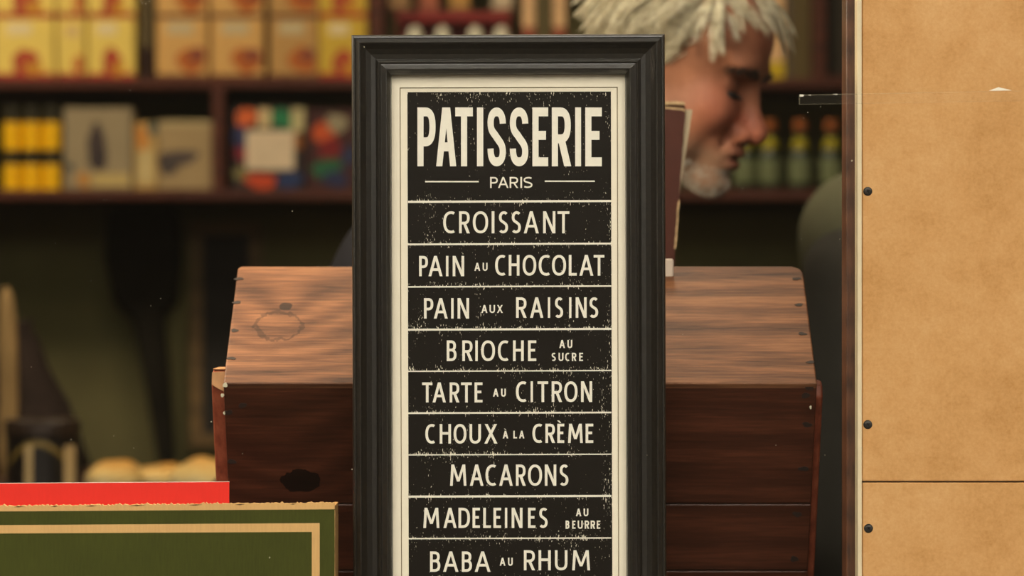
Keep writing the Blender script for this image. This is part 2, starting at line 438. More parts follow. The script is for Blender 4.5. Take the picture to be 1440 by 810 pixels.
for px, lab in ((1050, 'green bottle with yellow neck label nearest the nose and mouth'), (1085, 'green bottle second from the face on the lower shelf'),
                (1128, 'green bottle third from the face, below the clear tape'), (1172, 'green bottle beside the brown batten, farthest from the face')):
    bottle(px, lab)

# things hung below the shelf on the back wall
yw = YB-0.03
cb = thing('chalkboard', at(318, 640, yw), 'dark framed chalkboard hanging on the olive back wall left of the wooden box', 'chalkboard')
m_oldwood = wood('old_frame_wood', (84, 66, 38), (110, 86, 50), (132, 104, 62), freq=20)
m_slate = plain('slate', (42, 40, 36), 0.7, 0.2, 0.2, 6)
A = lambda p, q: at(p, q, yw)
part('slate_panel', bx(A(284, 0).x, A(352, 0).x, yw, yw+0.02, A(0, 610).z, A(0, 330).z), m_slate, cb)
for (p0, p1, q0, q1) in ((267, 285, 312, 628), (351, 368, 312, 628), (285, 351, 312, 330), (285, 351, 610, 628)):
    part('frame_rail', bx(A(p0, 0).x, A(p1, 0).x, yw-0.006, yw+0.02, A(0, q1).z, A(0, q0).z), m_oldwood, cb, bevel=0.002)
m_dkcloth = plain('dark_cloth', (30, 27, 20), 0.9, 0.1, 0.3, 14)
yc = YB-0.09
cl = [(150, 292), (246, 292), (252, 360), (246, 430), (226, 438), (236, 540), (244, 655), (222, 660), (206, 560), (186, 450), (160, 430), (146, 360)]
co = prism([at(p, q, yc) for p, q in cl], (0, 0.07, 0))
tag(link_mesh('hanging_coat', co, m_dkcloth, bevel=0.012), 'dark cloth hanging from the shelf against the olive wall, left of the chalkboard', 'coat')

# ---------------------------------------------------------------- counter with bread
YCN = 1.75
CT = Z(686, YCN)
m_counter = wood('counter_wood', (42, 26, 17), (64, 41, 27), (90, 60, 40), freq=24)
cn = thing('shop_counter', (0, 1.9, 0), 'long dark wooden shop counter carrying the bread behind the red card', 'counter')
part('counter_top', bx(-1.9, 1.6, 1.55, 2.25, CT-0.04, CT), m_counter, cn, bevel=0.004)
part('counter_front', bx(-1.85, 1.55, 1.62, 1.66, 0, CT-0.04), m_counter, cn)
part('counter_back', bx(-1.85, 1.55, 2.16, 2.2, 0, CT-0.04), m_counter, cn)
for xx in (-1.85, 1.51):
    part('counter_side', bx(xx, xx+0.04, 1.66, 2.16, 0, CT-0.04), m_counter, cn)

def crust(name):
    t = NT(name, 0.7, 0.2)
    f = t.noise(t.coord((1, 1, 1)), 22, 5)
    tc = t.n('TexCoord'); sp = t.n('SeparateXYZ'); t.l(tc.outputs['Generated'], sp.inputs[0])
    up = t.math('ADD', sp.outputs['Z'], t.math('MULTIPLY', t.math('SUBTRACT', f, 0.5), 0.7))
    t.base(t.ramp(up, [(0.2, lin(204, 186, 140)), (0.5, lin(212, 180, 112)), (0.95, lin(186, 132, 56))]))
    t.bump(f, 0.4, 0.004)
    return t.m
m_crust = crust('golden_crust')
def bun(px, py, w, h, yy, lab, seed):
    k = kk(yy); c = at(px, py, yy); c.z = CT
    bm = bmesh.new()
    bmesh.ops.create_icosphere(bm, subdivisions=4, radius=1)
    r = random.Random(seed)
    ph = [r.random()*6 for _ in range(4)]
    for v in bm.verts:
        z = v.co.z
        q = 1+0.05*math.sin(3*v.co.x+ph[0])+0.05*math.sin(4*v.co.y+ph[1])+0.03*math.sin(7*v.co.x+ph[2])
        v.co = Vector((v.co.x*w*k/2*q, v.co.y*w*k/2*0.85*q, (max(z, -0.55)+0.55)/1.55*h*k*q))
        v.co += c
    return tag(link_mesh('bread_bun', bm, m_crust, smooth=True, origin=c), lab, 'bread', 'bread buns on the counter')
bun(160, 660, 92, 40, 1.74, 'golden bread bun nearest the dark tin, behind the red card', 1)
bun(228, 660, 88, 31, 1.80, 'flatter pale bread bun in the middle of the three behind the red card', 2)
bun(286, 660, 92, 43, 1.72, 'golden bread bun next to the wooden box side', 3)

# dark tin with a gold arc and pale lettering strips
tin_c = at(60, 686, 1.78); tin_c.z = CT
kt = kk(1.70)
tin = thing('dark_tin', tin_c, 'black round tin with gold arc and cream bars behind the red card', 'tin')
m_blk = plain('black_tin_paint', (20, 16, 13), 0.35, 0.4, 0.2, 20)
m_gold = plain('dull_gold_print', (112, 92, 40), 0.5, 0.4, 0.15, 30)
m_cream = plain('cream_print', (176, 150, 104), 0.6, 0.2, 0.1, 30)
R_ = 52*kt; H_ = 96*kt
part('tin_body', lathe(bmesh.new(), [(R_*0.98, 0), (R_, 0.003), (R_, H_*0.76), (R_*0.98, H_*0.78)], tin_c, 64), m_blk, tin)
part('lid', lathe(bmesh.new(), [(R_*1.03, H_*0.78), (R_*1.04, H_*0.8), (R_*1.04, H_*0.97), (R_*1.0, H_)], tin_c, 64), plain('dark_brown_lid', (44, 32, 22), 0.4, 0.4, 0.2, 20), tin)
def on_cyl(bm, u0, u1, zf, n=14, lift=0.0008):
    """strip on the tin: u = px offset from the axis; zf(u) -> (z0, z1)"""
    lo, hi = [], []
    for i in range(n+1):
        u = (u0+(u1-u0)*i/n)*kt
        yy = tin_c.y-math.sqrt(max((R_+lift)**2-u*u, 1e-9))
        a, b = zf((u0+(u1-u0)*i/n))
        lo.append(Vector((tin_c.x+u, yy, tin_c.z+a))); hi.append(Vector((tin_c.x+u, yy, tin_c.z+b)))
    for i in range(n):
        add_prism(bm, [lo[i], lo[i+1], hi[i+1], hi[i]], (0, 0.0006, 0))
    return bm
arc = lambda u: ((66-(u/46)**2*34-6)*kt, (66-(u/46)**2*34+3)*kt)
part('gold_arc', on_cyl(bmesh.new(), -44, 40, arc, 24), m_gold, tin)
part('cream_bar', on_cyl(bmesh.new(), -17, -6, lambda u: (2*kt, 62*kt), 4, 0.0016), m_cream, tin)
part('cream_bar', on_cyl(bmesh.new(), 37, 49.5, lambda u: (2*kt, 60*kt), 5, 0.0016), m_cream, tin)
# baguette and dark sack at the left edge
bg = bmesh.new()
pts = [(8, 690), (11, 640), (12, 560), (11, 500), (10, 450), (9, 415), (9, 404)]
tube(bg, [at(p, q, 1.98) for p, q in pts], [0.008, 0.014, 0.015, 0.015, 0.014, 0.010, 0.003], 16)
tag(link_mesh('baguette', bg, plain('pale_crust', (152, 122, 76), 0.7, 0.2, 0.2, 12, 0.3), smooth=True), 'slim pale baguette standing upright at the left edge behind the black tin', 'bread')
sk = bmesh.new()
c = at(30, 686, 2.09); c.z = CT
lathe(sk, [(0.085, 0), (0.105, 0.012), (0.098, 0.05), (0.072, 0.11), (0.046, 0.165), (0.024, 0.21), (0.016, 0.226), (0.021, 0.240)], c, 32)
for v in sk.verts:
    v.co.x += 0.004*math.sin(v.co.z*70+v.co.y*40); v.co.y += 0.004*math.sin(v.co.z*50+v.co.x*60)
tag(link_mesh('cloth_sack', sk, plain('dark_sackcloth', (46, 36, 30), 0.9, 0.1, 0.25, 40, 0.3), smooth=True, origin=c), 'dark cloth sack tied at the top beside the upright baguette', 'sack')

# ---------------------------------------------------------------- framed menu print
TH = math.radians(0.17); CX_, CY_ = 715.6, 400
def W(px, py, y=0.0): return Vector(((px-720)*P0, y, ZC-(py-405)*P0))
def S(u, v, y=0.0):
    return W(CX_+(u-CX_)*math.cos(TH)+(v-CY_)*math.sin(TH), CY_-(u-CX_)*math.sin(TH)+(v-CY_)*math.cos(TH), y)
FB = 1149.5
sign = thing('framed_print', S(CX_, FB, 0.005), 'black framed pastry menu print with cream mount, standing before the wooden box', 'picture')
m_frame = NT('black_frame_paint', 0.33, 0.6)
fcoord = m_frame.coord((1, 1, 1))
ff = m_frame.noise(fcoord, 260, 4)
m_frame.base(m_frame.ramp(ff, [(0.3, lin(22, 19, 14)), (0.7, lin(36, 31, 24))]))
m_frame.bump(ff, 0.12, 0.0006)
m_frame = m_frame.m
prof = [(0, 32), (0, -12), (0.8, -15.5), (2.5, -17.5), (4.5, -18), (5.5, -17), (6.5, -17.6), (11, -20), (12.5, -19.4), (14, -17.5), (20, -12), (27, -8.5), (33.5, -7.5), (34.5, -9.5), (36.5, -13.5), (38.5, -14.6), (40, -13.8), (41, -12.6), (42, -12.8), (48, -15.6), (49.5, -15.2), (51, -13), (54, -7.5), (55.2, 0), (55.2, 7.5), (46, 32)]
L_, R__, T_ = 496.0, 935.2, 49.6
def frame_side(side):
    bm = bmesh.new(); a, b = [], []
    for u, v in prof:
        y = v*P0
        cs = [(L_+u, T_+u), (R__-u, T_+u), (R__-u, FB-u), (L_+u, FB-u)]
        p, q = cs[side], cs[(side+1) % 4]
        a.append(bm.verts.new(S(*p, y))); b.append(bm.verts.new(S(*q, y)))
    n = len(prof)
    for i in range(n): bm.faces.new([a[i], a[(i+1) % n], b[(i+1) % n], b[i]])
    bm.faces.new(a); bm.faces.new(b[::-1])
    return bm
for sd in range(4):
    part('frame_side', frame_side(sd), m_frame, sign)
part('backing_board', prism([S(L_+40, T_+40, 0.012), S(R__-40, T_+40, 0.012), S(R__-40, FB-40, 0.012), S(L_+40, FB-40, 0.012)], (0, 0.004, 0)), plain('backing_card', (120, 96, 66), 0.9, 0.1), sign)
m_mat = plain('cream_mount_card', (232, 222, 200), 0.75, 0.2, 0.02, 60)
def ring(u0, v0, u1, v1, U0, V0, U1, V1, ya, yb):
    """sloping rectangular ring from outer rect (depth ya) to inner rect (depth yb)"""
    bm = bmesh.new()
    o = [bm.verts.new(S(*p, ya)) for p in ((u0, v0), (u1, v0), (u1, v1), (u0, v1))]
    i = [bm.verts.new(S(*p, yb)) for p in ((U0, V0), (U1, V0), (U1, V1), (U0, V1))]
    ob = [bm.verts.new(S(*p, 0.010)) for p in ((u0, v0), (u1, v0), (u1, v1), (u0, v1))]
    ib = [bm.verts.new(S(*p, 0.010)) for p in ((U0, V0), (U1, V0), (U1, V1), (U0, V1))]
    for k in range(4):
        j = (k+1) % 4
        bm.faces.new([o[k], o[j], i[j], i[k]]); bm.faces.new([i[k], i[j], ib[j], ib[k]])
        bm.faces.new([ib[k], ib[j], ob[j], ob[k]]); bm.faces.new([ob[k], ob[j], o[j], o[k]])
    return bm
mount = part('mount', ring(546, 100, 885, 1098, 562.6, 122.2, 869.6, 1082, 0.0035, 0.0035), m_mat, sign)
inner = ring(563.8, 123.6, 868.4, 1080.8, 573.3, 128.6, 860.2, 1076, 0.0042, 0.0046)
part('inner_mount', inner, m_mat, sign)
part('mount_groove', ring(561.5, 121.5, 870.5, 1083, 565, 125, 867, 1079, 0.0058, 0.0058), plain('mount_core', (150, 134, 104), 0.9, 0.1), sign)

# printed sheet with worn flecks
pt = NT('black_print', 0.5, 0.12)
tc = pt.n('TexCoord'); sp = pt.n('SeparateXYZ'); pt.l(tc.outputs['Object'], sp.inputs[0])
zpx = pt.math('MULTIPLY', sp.outputs['Z'], 1/P0)
zb = (ZC-(283.0-405)*P0-sign.location.z)/P0
ph = pt.math('DIVIDE', pt.math('SUBTRACT', zb, zpx), 59.35)
dd = pt.math('MULTIPLY', pt.math('ABSOLUTE', pt.math('SUBTRACT', ph, pt.math('ROUND', ph))), 59.35)
gate = pt.math('GREATER_THAN', ph, -0.4)
ztop = pt.math('EXPONENT', pt.math('MULTIPLY', pt.math('ABSOLUTE', pt.math('SUBTRACT', ph, -2.55)), -5.0))
near = pt.math('MAXIMUM', pt.math('MULTIPLY', pt.math('EXPONENT', pt.math('MULTIPLY', dd, -0.17)), gate), pt.math('MULTIPLY', ztop, 0.75))
xpx = pt.math('MULTIPLY', sp.outputs['X'], 1/P0)
redge = pt.math('EXPONENT', pt.math('MULTIPLY', pt.math('SUBTRACT', 146.0, xpx), -0.05))
mask = pt.math('MAXIMUM', near, pt.math('MULTIPLY', redge, 0.62))
n1 = pt.noise(pt.coord((1/P0, 1/P0, 0.30/P0)), 0.80, 1, 0.5)
n2 = pt.noise(pt.coord((1/P0, 1/P0, 0.15/P0), (9, 3, 1)), 0.06, 2, 0.5)
v = pt.math('ADD', n1, pt.math('ADD', pt.math('MULTIPLY', mask, 0.19), pt.math('MULTIPLY', pt.math('SUBTRACT', n2, 0.5), 0.45)))
fl = pt.math('MULTIPLY', pt.math('SUBTRACT', v, 0.765), 14, clamp=True)
pt.base(pt.mix(fl, lin(23, 18, 12), lin(222, 214, 192)))
poster = part('printed_sheet', bx(W(567, 0).x, W(866, 0).x, 0.0052, 0.0056, W(0, 1085).z, W(0, 124).z), pt.m, sign)
poster.data.transform(Matrix.Identity(4))
m_ink = plain('cream_lettering', (230, 224, 208), 0.6, 0.2, 0.03, 200)
YL = 0.00505
class Glyphs:
    def __init__(s, ox, oy, k, vw, hw):
        s.bm = bmesh.new(); s.ox, s.oy, s.k, s.vw, s.hw = ox, oy, k, vw, hw
    def poly(s, pts):
        s.i = getattr(s, 'i', 0)+1
        P = [W(s.ox+x/s.k, s.oy+y/s.k, YL-(s.i % 97)*1.1e-6) for x, y in pts]
        add_prism(s.bm, P, (0, 0.00016, 0))
    def box(s, x0, x1, y0, y1): s.poly([(x0, y0), (x1, y0), (x1, y1), (x0, y1)])
    def rib(s, pts, closed=False):
        n = len(pts); a, b = [], []
        for i in range(n):
            if closed: p, q = pts[i-1], pts[(i+1) % n]
            else: p, q = pts[max(i-1, 0)], pts[min(i+1, n-1)]
            tx, ty = q[0]-p[0], q[1]-p[1]; L = math.hypot(tx, ty) or 1
            nx, ny = -ty/L*s.vw/2, tx/L*s.hw/2
            a.append((pts[i][0]+nx, pts[i][1]+ny)); b.append((pts[i][0]-nx, pts[i][1]-ny))
        for i in range(n if closed else n-1):
            j = (i+1) % n
            s.poly([a[i], a[j], b[j], b[i]])
    def bez(s, P, segs, n=9):
        """P start, segs of (c1, c2, end)"""
        out = [P]
        for c1, c2, e_ in segs:
            p0 = out[-1]
            for i in range(1, n+1):
                t = i/n; u = 1-t
                out.append((u**3*p0[0]+3*u*u*t*c1[0]+3*u*t*t*c2[0]+t**3*e_[0], u**3*p0[1]+3*u*u*t*c1[1]+3*u*t*t*c2[1]+t**3*e_[1]))
        return out
    def letter(s, ch, x0, x1, y0, y1, bold=False):
        vw, hw = s.vw, s.hw
        def M(p): return (x0+vw/2+p[0]*(x1-x0-vw), y0+hw/2+p[1]*(y1-y0-hw))
        def B(start, segs): s.rib([M(p) for p in s.bez(start, segs)])
        H = lambda v, u0, u1: s.box(x0+u0*(x1-x0), x0+u1*(x1-x0), M((0, v))[1]-hw/2, M((0, v))[1]+hw/2)
        V = lambda u, v0=0.0, v1=1.0: s.box(M((u, 0))[0]-vw/2, M((u, 0))[0]+vw/2, y0+v0*(y1-y0), y0+v1*(y1-y0))
        def Dg(u0, v0, u1, v1, f=1.0):
            w = vw*f/2
            a, b = M((u0, 0))[0], M((u1, 0))[0]; c, d = y0+v0*(y1-y0), y0+v1*(y1-y0)
            s.poly([(a-w, c), (a+w, c), (b+w, d), (b-w, d)])
        if ch == 'I': s.box(x0, x1, y0, y1) if x1-x0 < vw*1.6 else V(0.5)
        elif ch == 'T': H(0, 0, 1); V(0.5)
        elif ch == 'L': V(0); H(1, 0, 1)
        elif ch == 'E': V(0); H(0, 0, 1); H(0.47, 0, 0.86); H(1, 0, 1)
        elif ch == 'H': V(0); V(1); H(0.47, 0.05, 0.95)
        elif ch == 'N': V(0); V(1); Dg(0.02, 0, 0.98, 1, 1.08)
        elif ch == 'M':
            Dg(0.09, 0, 0, 1); Dg(0.91, 0, 1, 1); Dg(0.10, 0, 0.5, 0.80, 1.0); Dg(0.90, 0, 0.5, 0.80, 1.0)
        elif ch == 'A':
            f_ = 0.065 if bold else 0.0; g_ = 1.0 if bold else 1.05
            Dg(0.5-f_, 0, 0, 1, g_); Dg(0.5+f_, 0, 1, 1, g_); v_ = 0.70
            s.box(x0+(x1-x0)*(0.5-0.5*v_+0.06), x0+(x1-x0)*(0.5+0.5*v_-0.06), M((0, v_))[1]-hw/2, M((0, v_))[1]+hw/2)
        elif ch == 'X': Dg(0.04, 0, 1, 1, 1.12); Dg(0.96, 0, 0, 1, 1.12)
        elif ch == 'O':
            pts_ = []
            for i in range(44):
                t = 2*math.pi*i/44; e_ = 2.25
                c_, d_ = math.cos(t), math.sin(t)
                pts_.append(M((0.5+0.5*math.copysign(abs(c_)**(2/e_), c_), 0.5+0.5*math.copysign(abs(d_)**(2/e_), d_))))
            s.rib(pts_, True)
        elif ch == 'C':
            B((1, 0.045), [((0.86, 0.0), (0.78, 0.0), (0.68, 0.0)), ((0.2, 0.0), (0, 0.22), (0, 0.5)), ((0, 0.78), (0.2, 1.0), (0.68, 1.0)), ((0.78, 1.0), (0.86, 1.0), (1, 0.955))])
        elif ch == 'S':
            if bold:
                B((1, 0.235), [((1.0, 0.09), (0.8, 0.0), (0.5, 0.0)), ((0.18, 0.0), (0.0, 0.09), (0.0, 0.22)), ((0, 0.40), (0.30, 0.42), (0.52, 0.52)), ((0.80, 0.62), (1.0, 0.66), (1.0, 0.80)), ((1.0, 0.93), (0.8, 1.0), (0.5, 1.0)), ((0.2, 1.0), (0.0, 0.92), (0.0, 0.735))])
            else:
                B((0.95, 0.07), [((0.8, 0.01), (0.7, 0.0), (0.58, 0.0)), ((0.2, 0.0), (0.02, 0.1), (0.02, 0.25)), ((0.02, 0.42), (0.28, 0.44), (0.5, 0.5)), ((0.74, 0.56), (0.98, 0.6), (0.98, 0.76)), ((0.98, 0.92), (0.75, 1.0), (0.42, 1.0)), ((0.28, 1.0), (0.15, 0.98), (0.03, 0.93))])
        elif ch in 'PR':
            V(0); d = 0.60 if (bold and ch == 'P') else 0.54
            B((-0.0, 0), [((0.2, 0), (0.3, 0), (0.42, 0)), ((0.86, 0), (1, 0.1*d/0.54), (1, d/2)), ((1, d-0.1*d/0.54), (0.86, d), (0.42, d)), ((0.3, d), (0.2, d), (0, d))])
            if ch == 'R': Dg(0.50, d, 1.0, 1.0, 1.15)
        elif ch == 'B':
            V(0); d = 0.46
            B((0, 0), [((0.2, 0), (0.3, 0), (0.4, 0)), ((0.8, 0), (0.92, 0.1), (0.92, d/2)), ((0.92, d-0.1), (0.8, d), (0.4, d)), ((0.3, d), (0.2, d), (0, d))])
            B((0, d), [((0.2, d), (0.3, d), (0.45, d)), ((0.88, d), (1, d+0.13), (1, (1+d)/2)), ((1, 0.87), (0.86, 1), (0.42, 1)), ((0.3, 1), (0.2, 1), (0, 1))])
        elif ch == 'D':
            V(0)
            B((0, 0), [((0.1, 0), (0.2, 0), (0.3, 0)), ((0.85, 0), (1, 0.22), (1, 0.5)), ((1, 0.78), (0.85, 1), (0.3, 1)), ((0.2, 1), (0.1, 1), (0, 1))])
        elif ch == 'U':
            V(0, 0, 0.68); V(1, 0, 0.68)
            B((0, 0.66), [((0, 0.88), (0.15, 1), (0.5, 1)), ((0.85, 1), (1, 0.88), (1, 0.66))])
    def word(s, txt, spans, y0, y1, bold=False):
        for c_, (a, b) in zip(txt, spans): s.letter(c_, a, b, y0, y1, bold)
def lettering(name_label, G):
    o = part('lettering', G.bm, m_ink, poster_parent)
    return o
poster_parent = sign
KC = 1440/310
def row(oy, words):
    G = None
    for (txt, spans, y0, y1, vw) in words:
        g_ = Glyphs(560, oy, KC, vw, vw)
        if G is None: G = g_
        else: g_.bm.free(); g_.bm = G.bm
        g_.word(txt, spans, y0, y1)
    return G
def letter_obj(G):
    bmesh.ops.transform(G.bm, matrix=Matrix.Translation(-sign.location), verts=G.bm.verts[:])
    bmesh.ops.recalc_face_normals(G.bm, faces=G.bm.faces[:])
    me = bpy.data.meshes.new('lettering'); G.bm.to_mesh(me); G.bm.free(); me.materials.append(m_ink)
    o = bpy.data.objects.new('lettering', me); COL.objects.link(o); o.parent = poster
    return o
G = Glyphs(560, 120, KC, 40, 58)
G.word('PATISSERIE', [(124, 243), (247, 378), (372, 487), (514, 555), (583, 703), (729, 850), (877, 980), (1004, 1128), (1157, 1195), (1223, 1331)], 142, 527, True)
letter_obj(G)
G = Glyphs(560, 120, KC, 10, 10)
G.word('PARIS', [(600, 650), (652, 720), (728, 783), (798, 809), (818, 878)], 597, 669)
G.box(175, 525, 623, 632); G.box(958, 1285, 620.5, 629.5)
letter_obj(G)
BW, SW = 17.2, 9
rows = [
 (270, [('CROISSANT', [(293, 373), (397, 466), (487, 587), (610, 628), (657, 718), (741, 802), (821, 918), (947, 1027), (1041, 1119)], 125, 269, BW)]),
 (270, [('PAIN', [(135, 193), (197, 288), (311, 327), (355, 430)], 417, 550, BW), ('AU', [(497, 535), (551, 583)], 462, 515, SW),
        ('CHOCOLAT', [(633, 704), (722, 792), (813, 902), (918, 995), (1005, 1097), (1115, 1167), (1185, 1275), (1278, 1348)], 411, 546, BW)]),
 (430, [('PAIN', [(167, 228), (232, 322), (345, 361), (387, 462)], -50, 84, BW), ('AUX', [(543, 582), (596, 632), (645, 683)], -5, 47, SW),
        ('RAISINS', [(770, 838), (862, 948), (978, 993), (1024, 1078), (1117, 1132), (1160, 1232), (1250, 1308)], -55, 79, BW)]),
 (430, [('BRIOCHE', [(316, 380), (418, 485), (503, 519), (541, 632), (651, 724), (750, 820), (848, 902)], 227, 362, BW),
        ('AU', [(1053, 1090), (1106, 1138)], 224, 277, SW), ('SUCRE', [(1003, 1030), (1048, 1080), (1091, 1121), (1135, 1164), (1183, 1208)], 308, 362, SW)]),
 (430, [('TARTE', [(155, 222), (224, 310), (335, 398), (410, 480), (498, 550)], 502, 633, BW), ('AU', [(619, 655), (672, 703)], 543, 595, SW),
        ('CITRON', [(769, 842), (865, 880), (910, 980), (1003, 1070), (1085, 1172), (1195, 1268)], 495, 630, BW)]),
 (570, [('CHOUX', [(176, 243), (270, 344), (361, 445), (465, 540), (563, 647)], 124, 252, BW), ('ALA', [(683, 718), (752, 776), (790, 824)], 168, 218, SW),
        ('CREME', [(877, 945), (962, 1024), (1040, 1085), (1110, 1207), (1225, 1275)], 122, 248, BW)]),
 (570, [('MACARONS', [(338, 445), (468, 556), (570, 643), (660, 748), (769, 832), (848, 940), (958, 1033), (1055, 1113)], 389, 528, BW)]),
 (640, [('MADELEINES', [(163, 268), (295, 380), (393, 468), (485, 533), (555, 605), (622, 672), (697, 712), (741, 812), (848, 897), (921, 977)], 347, 479, BW),
        ('AU', [(1162, 1197), (1212, 1243)], 352, 402, SW), ('BEURRE', [(1094, 1119), (1137, 1159), (1173, 1206), (1219, 1248), (1258, 1287), (1298, 1321)], 431, 484, SW)]),
 (640, [('BABA', [(207, 274), (293, 392), (415, 481), (500, 602)], 633, 766, BW), ('AU', [(663, 700), (717, 748)], 674, 726, SW),
        ('RHUM', [(821, 893), (917, 997), (1024, 1106), (1137, 1254)], 625, 756, BW)]),
]
for i, (oy, ws) in enumerate(rows):
    G = row(oy, ws)
    if i == 5:                                     # the two grave accents
        A_ = Glyphs(560, oy, KC, BW, BW); A_.bm.free(); A_.bm = G.bm
        A_.poly([(1038, 101), (1052, 101), (1066, 117), (1056, 117)])
        A_.poly([(690, 154), (698, 154), (706, 163), (700, 163)])
    letter_obj(G)
for (yl, yr, th) in ((283.6, 282.4, 3.0), (343.6, 342.4, 2.5), (403.4, 402.2, 2.1), (463.8, 462.6, 2.8), (522.4, 521.3, 1.7), (581.4, 580.4, 2.3), (640.2, 639.2, 1.6), (699.0, 698.0, 2.9), (758.2, 757.2, 1.8), (817.5, 816.5, 2.4), (876.7, 875.7, 2.0), (936.0, 935.0, 2.4), (995.2, 994.2, 1.8), (1054.5, 1053.5, 2.4)):
    bm = prism([W(573.5, yl-th/2, YL), W(860, yr-th/2, YL), W(860, yr+th/2, YL), W(573.5, yl+th/2, YL)], (0, 0.00016, 0))
    bmesh.ops.transform(bm, matrix=Matrix.Translation(-sign.location), verts=bm.verts[:])
    link_mesh('divider_line', bm, m_ink, poster)

# ---------------------------------------------------------------- wooden box with sloping lid
yf, yb = 0.055, 0.185
kf, kb = kk(yf), kk(yb)
zt, zl = Z(374, yb), Z(539, yf)          # back top edge, front lip
HW = 0.2604; bcx = X(731.5, yf)
box = thing('wooden_box', (bcx, 0.2, LEDGE), 'old brown wooden box with sloping lid and studded edges standing behind the framed print', 'box')
lid_knots = [(X(392, 0.12)-bcx, (Z(458, 0.12)-LEDGE), 0.021, -0.45), (X(397, 0.10)-bcx, (Z(431, 0.11)-LEDGE), 0.0055, 0.8)]
m_lid = wood('lid_wood', (56, 34, 22), (102, 66, 43), (138, 94, 62), lid_knots, 0.5, 0.35, 55, seed=3)
fr_knots = [(X(422, 0.09)-bcx, Z(677, 0.09)-LEDGE, 0.0165, 0.9), (X(372, 0.08)-bcx, Z(610, 0.08)-LEDGE, 0.02, 0.05)]
m_frontw = wood('dark_front_wood', (44, 21, 11), (62, 31, 18), (84, 45, 28), fr_knots, 0.42, 0.3, 34, seed=8, ringamp=0.12)
m_cheek = wood('red_brown_wood', (92, 44, 28), (128, 64, 42), (150, 84, 58), (), 0.5, 0.3, 40, (14, 14, 2.2), seed=5)
m_edgew = plain('worn_pale_edge', (176, 132, 92), 0.8, 0.2, 0.2, 60)
slope = Vector((0, yb-yf, zt-zl)).normalized()
nrm = Vector((0, -slope.z, slope.y))      # outward (front, up)
TLID = 0.014
xl, xr = bcx-HW, bcx+HW
def lid_poly(x0, x1):
    return [Vector((x0, yf, zl)), Vector((x1, yf, zl)), Vector((x1, yb, zt)), Vector((x0, yb, zt))]
rc = 0.010
lp = [Vector((xl, yf, zl)), Vector((xr, yf, zl))]
up = (zt-zl)/slope.z
def LP(x, s): return Vector((x, yf, zl))+slope*s
lp += [LP(xr, up-rc), LP(xr-rc*0.25, up-rc*0.4), LP(xr-rc*0.9, up-rc*0.02), LP(xr-rc*1.6, up), LP(xl+0.004, up), LP(xl+0.001, up-0.003)]
lid = part('sloping_lid', prism(lp, -nrm*TLID), m_lid, box, bevel=0.0015)
# front: three boards on a face that leans inwards towards the ledge
lean = Vector((0, 0.075, -0.165)).normalized()
yf0, zf0 = yf+0.003, zl-0.0032
fn = Vector((0, lean.z, -lean.y))          # outward (front, down)
if fn.y > 0: fn = -fn
def FP(x, s): return Vector((x, yf0, zf0))+lean*s
def s_at(py):
    """distance down the leaning face where the photo row py meets it"""
    lo_, hi_ = 0.0, 0.6
    for _ in range(50):
        m_ = (lo_+hi_)/2; p_ = FP(0, m_)
        if 405+(ZC-p_.z)/kk(p_.y) < py: lo_ = m_
        else: hi_ = m_
    return lo_
s1, s2 = s_at(709), s_at(803)
send = (zf0-LEDGE-0.004)/-lean.z
for (a, b) in ((0, s1-0.0005), (s1+0.0005, s2-0.0005), (s2+0.0005, send)):
    part('front_board', prism([FP(xl, a), FP(xr, a), FP(xr, b), FP(xl, b)], -fn*0.013), m_frontw, box, bevel=0.0014)
part('lid_lip', prism([Vector((xl+0.001, yf+0.0015, zl-0.0005)), Vector((xr-0.001, yf+0.0015, zl-0.0005)), Vector((xr-0.001, yf+0.003, zl-0.0028)), Vector((xl+0.001, yf+0.003, zl-0.0028))], (0, 0.010, 0)), m_edgew, box, bevel=0.0008)
# inner pentagon sides, back and the outer cheek boards
ybk = 0.33
for x0 in (xl+0.003, xr-0.015):
    e0 = FP(x0, 0.004)-fn*0.0135; e1 = FP(x0, send)-fn*0.0135
    poly = [LP(x0, 0.012)-nrm*(TLID+0.0005), LP(x0, up-0.002)-nrm*(TLID+0.0005), Vector((x0, ybk, zt-0.02)), Vector((x0, ybk, LEDGE)), Vector((x0, e1.y, LEDGE)), e0]
    part('side_board', prism(poly, (0.012, 0, 0)), m_cheek, box)
part('back_board', bx(xl+0.003, xr-0.003, ybk, ybk+0.012, LEDGE, zt-0.02), m_frontw, box)
part('top_board', bx(xl, xr, yb+0.002, ybk+0.012, zt-0.0195, zt-0.006), m_lid, box, bevel=0.002)
for (xo, xi, top) in ((X(299, 0.085), xl+0.002, Z(520, 0.085)), (xr-0.002, X(1155.5, 0.085), Z(535, 0.085))):
    e0 = FP(0, 0.01)-fn*0.014; e1 = FP(0, send)-fn*0.014
    poly = [Vector((xo, e0.y+0.012, top)), Vector((xo, e0.y+0.003, top-0.004)), Vector((xo, e0.y, top-0.014)), Vector((xo, e1.y, LEDGE)), Vector((xo, ybk, LEDGE)), Vector((xo, ybk, top))]
    part('outer_side_board', prism(poly, (xi-xo, 0, 0)), m_cheek, box, bevel=0.002)
part('bare_edge', prism([Vector((X(300, 0.085), e0.y-0.0006, Z(523, 0.085))), Vector((xl+0.0015, e0.y-0.0006, Z(522, 0.085))), Vector((xl+0.0015, e0.y-0.0006, Z(552, 0.085))), Vector((X(307, 0.085), e0.y-0.0006, Z(545, 0.085))), Vector((X(299.5, 0.085), e0.y-0.0006, Z(540, 0.085)))], (0, 0.0025, 0)), m_edgew, box)
part('bare_edge', bx(X(300, 0.085), xl+0.0015, e0.y+0.008, e0.y+0.06, Z(520, 0.085)+0.0002, Z(520, 0.085)+0.0012), m_edgew, box, bevel=0.0004)
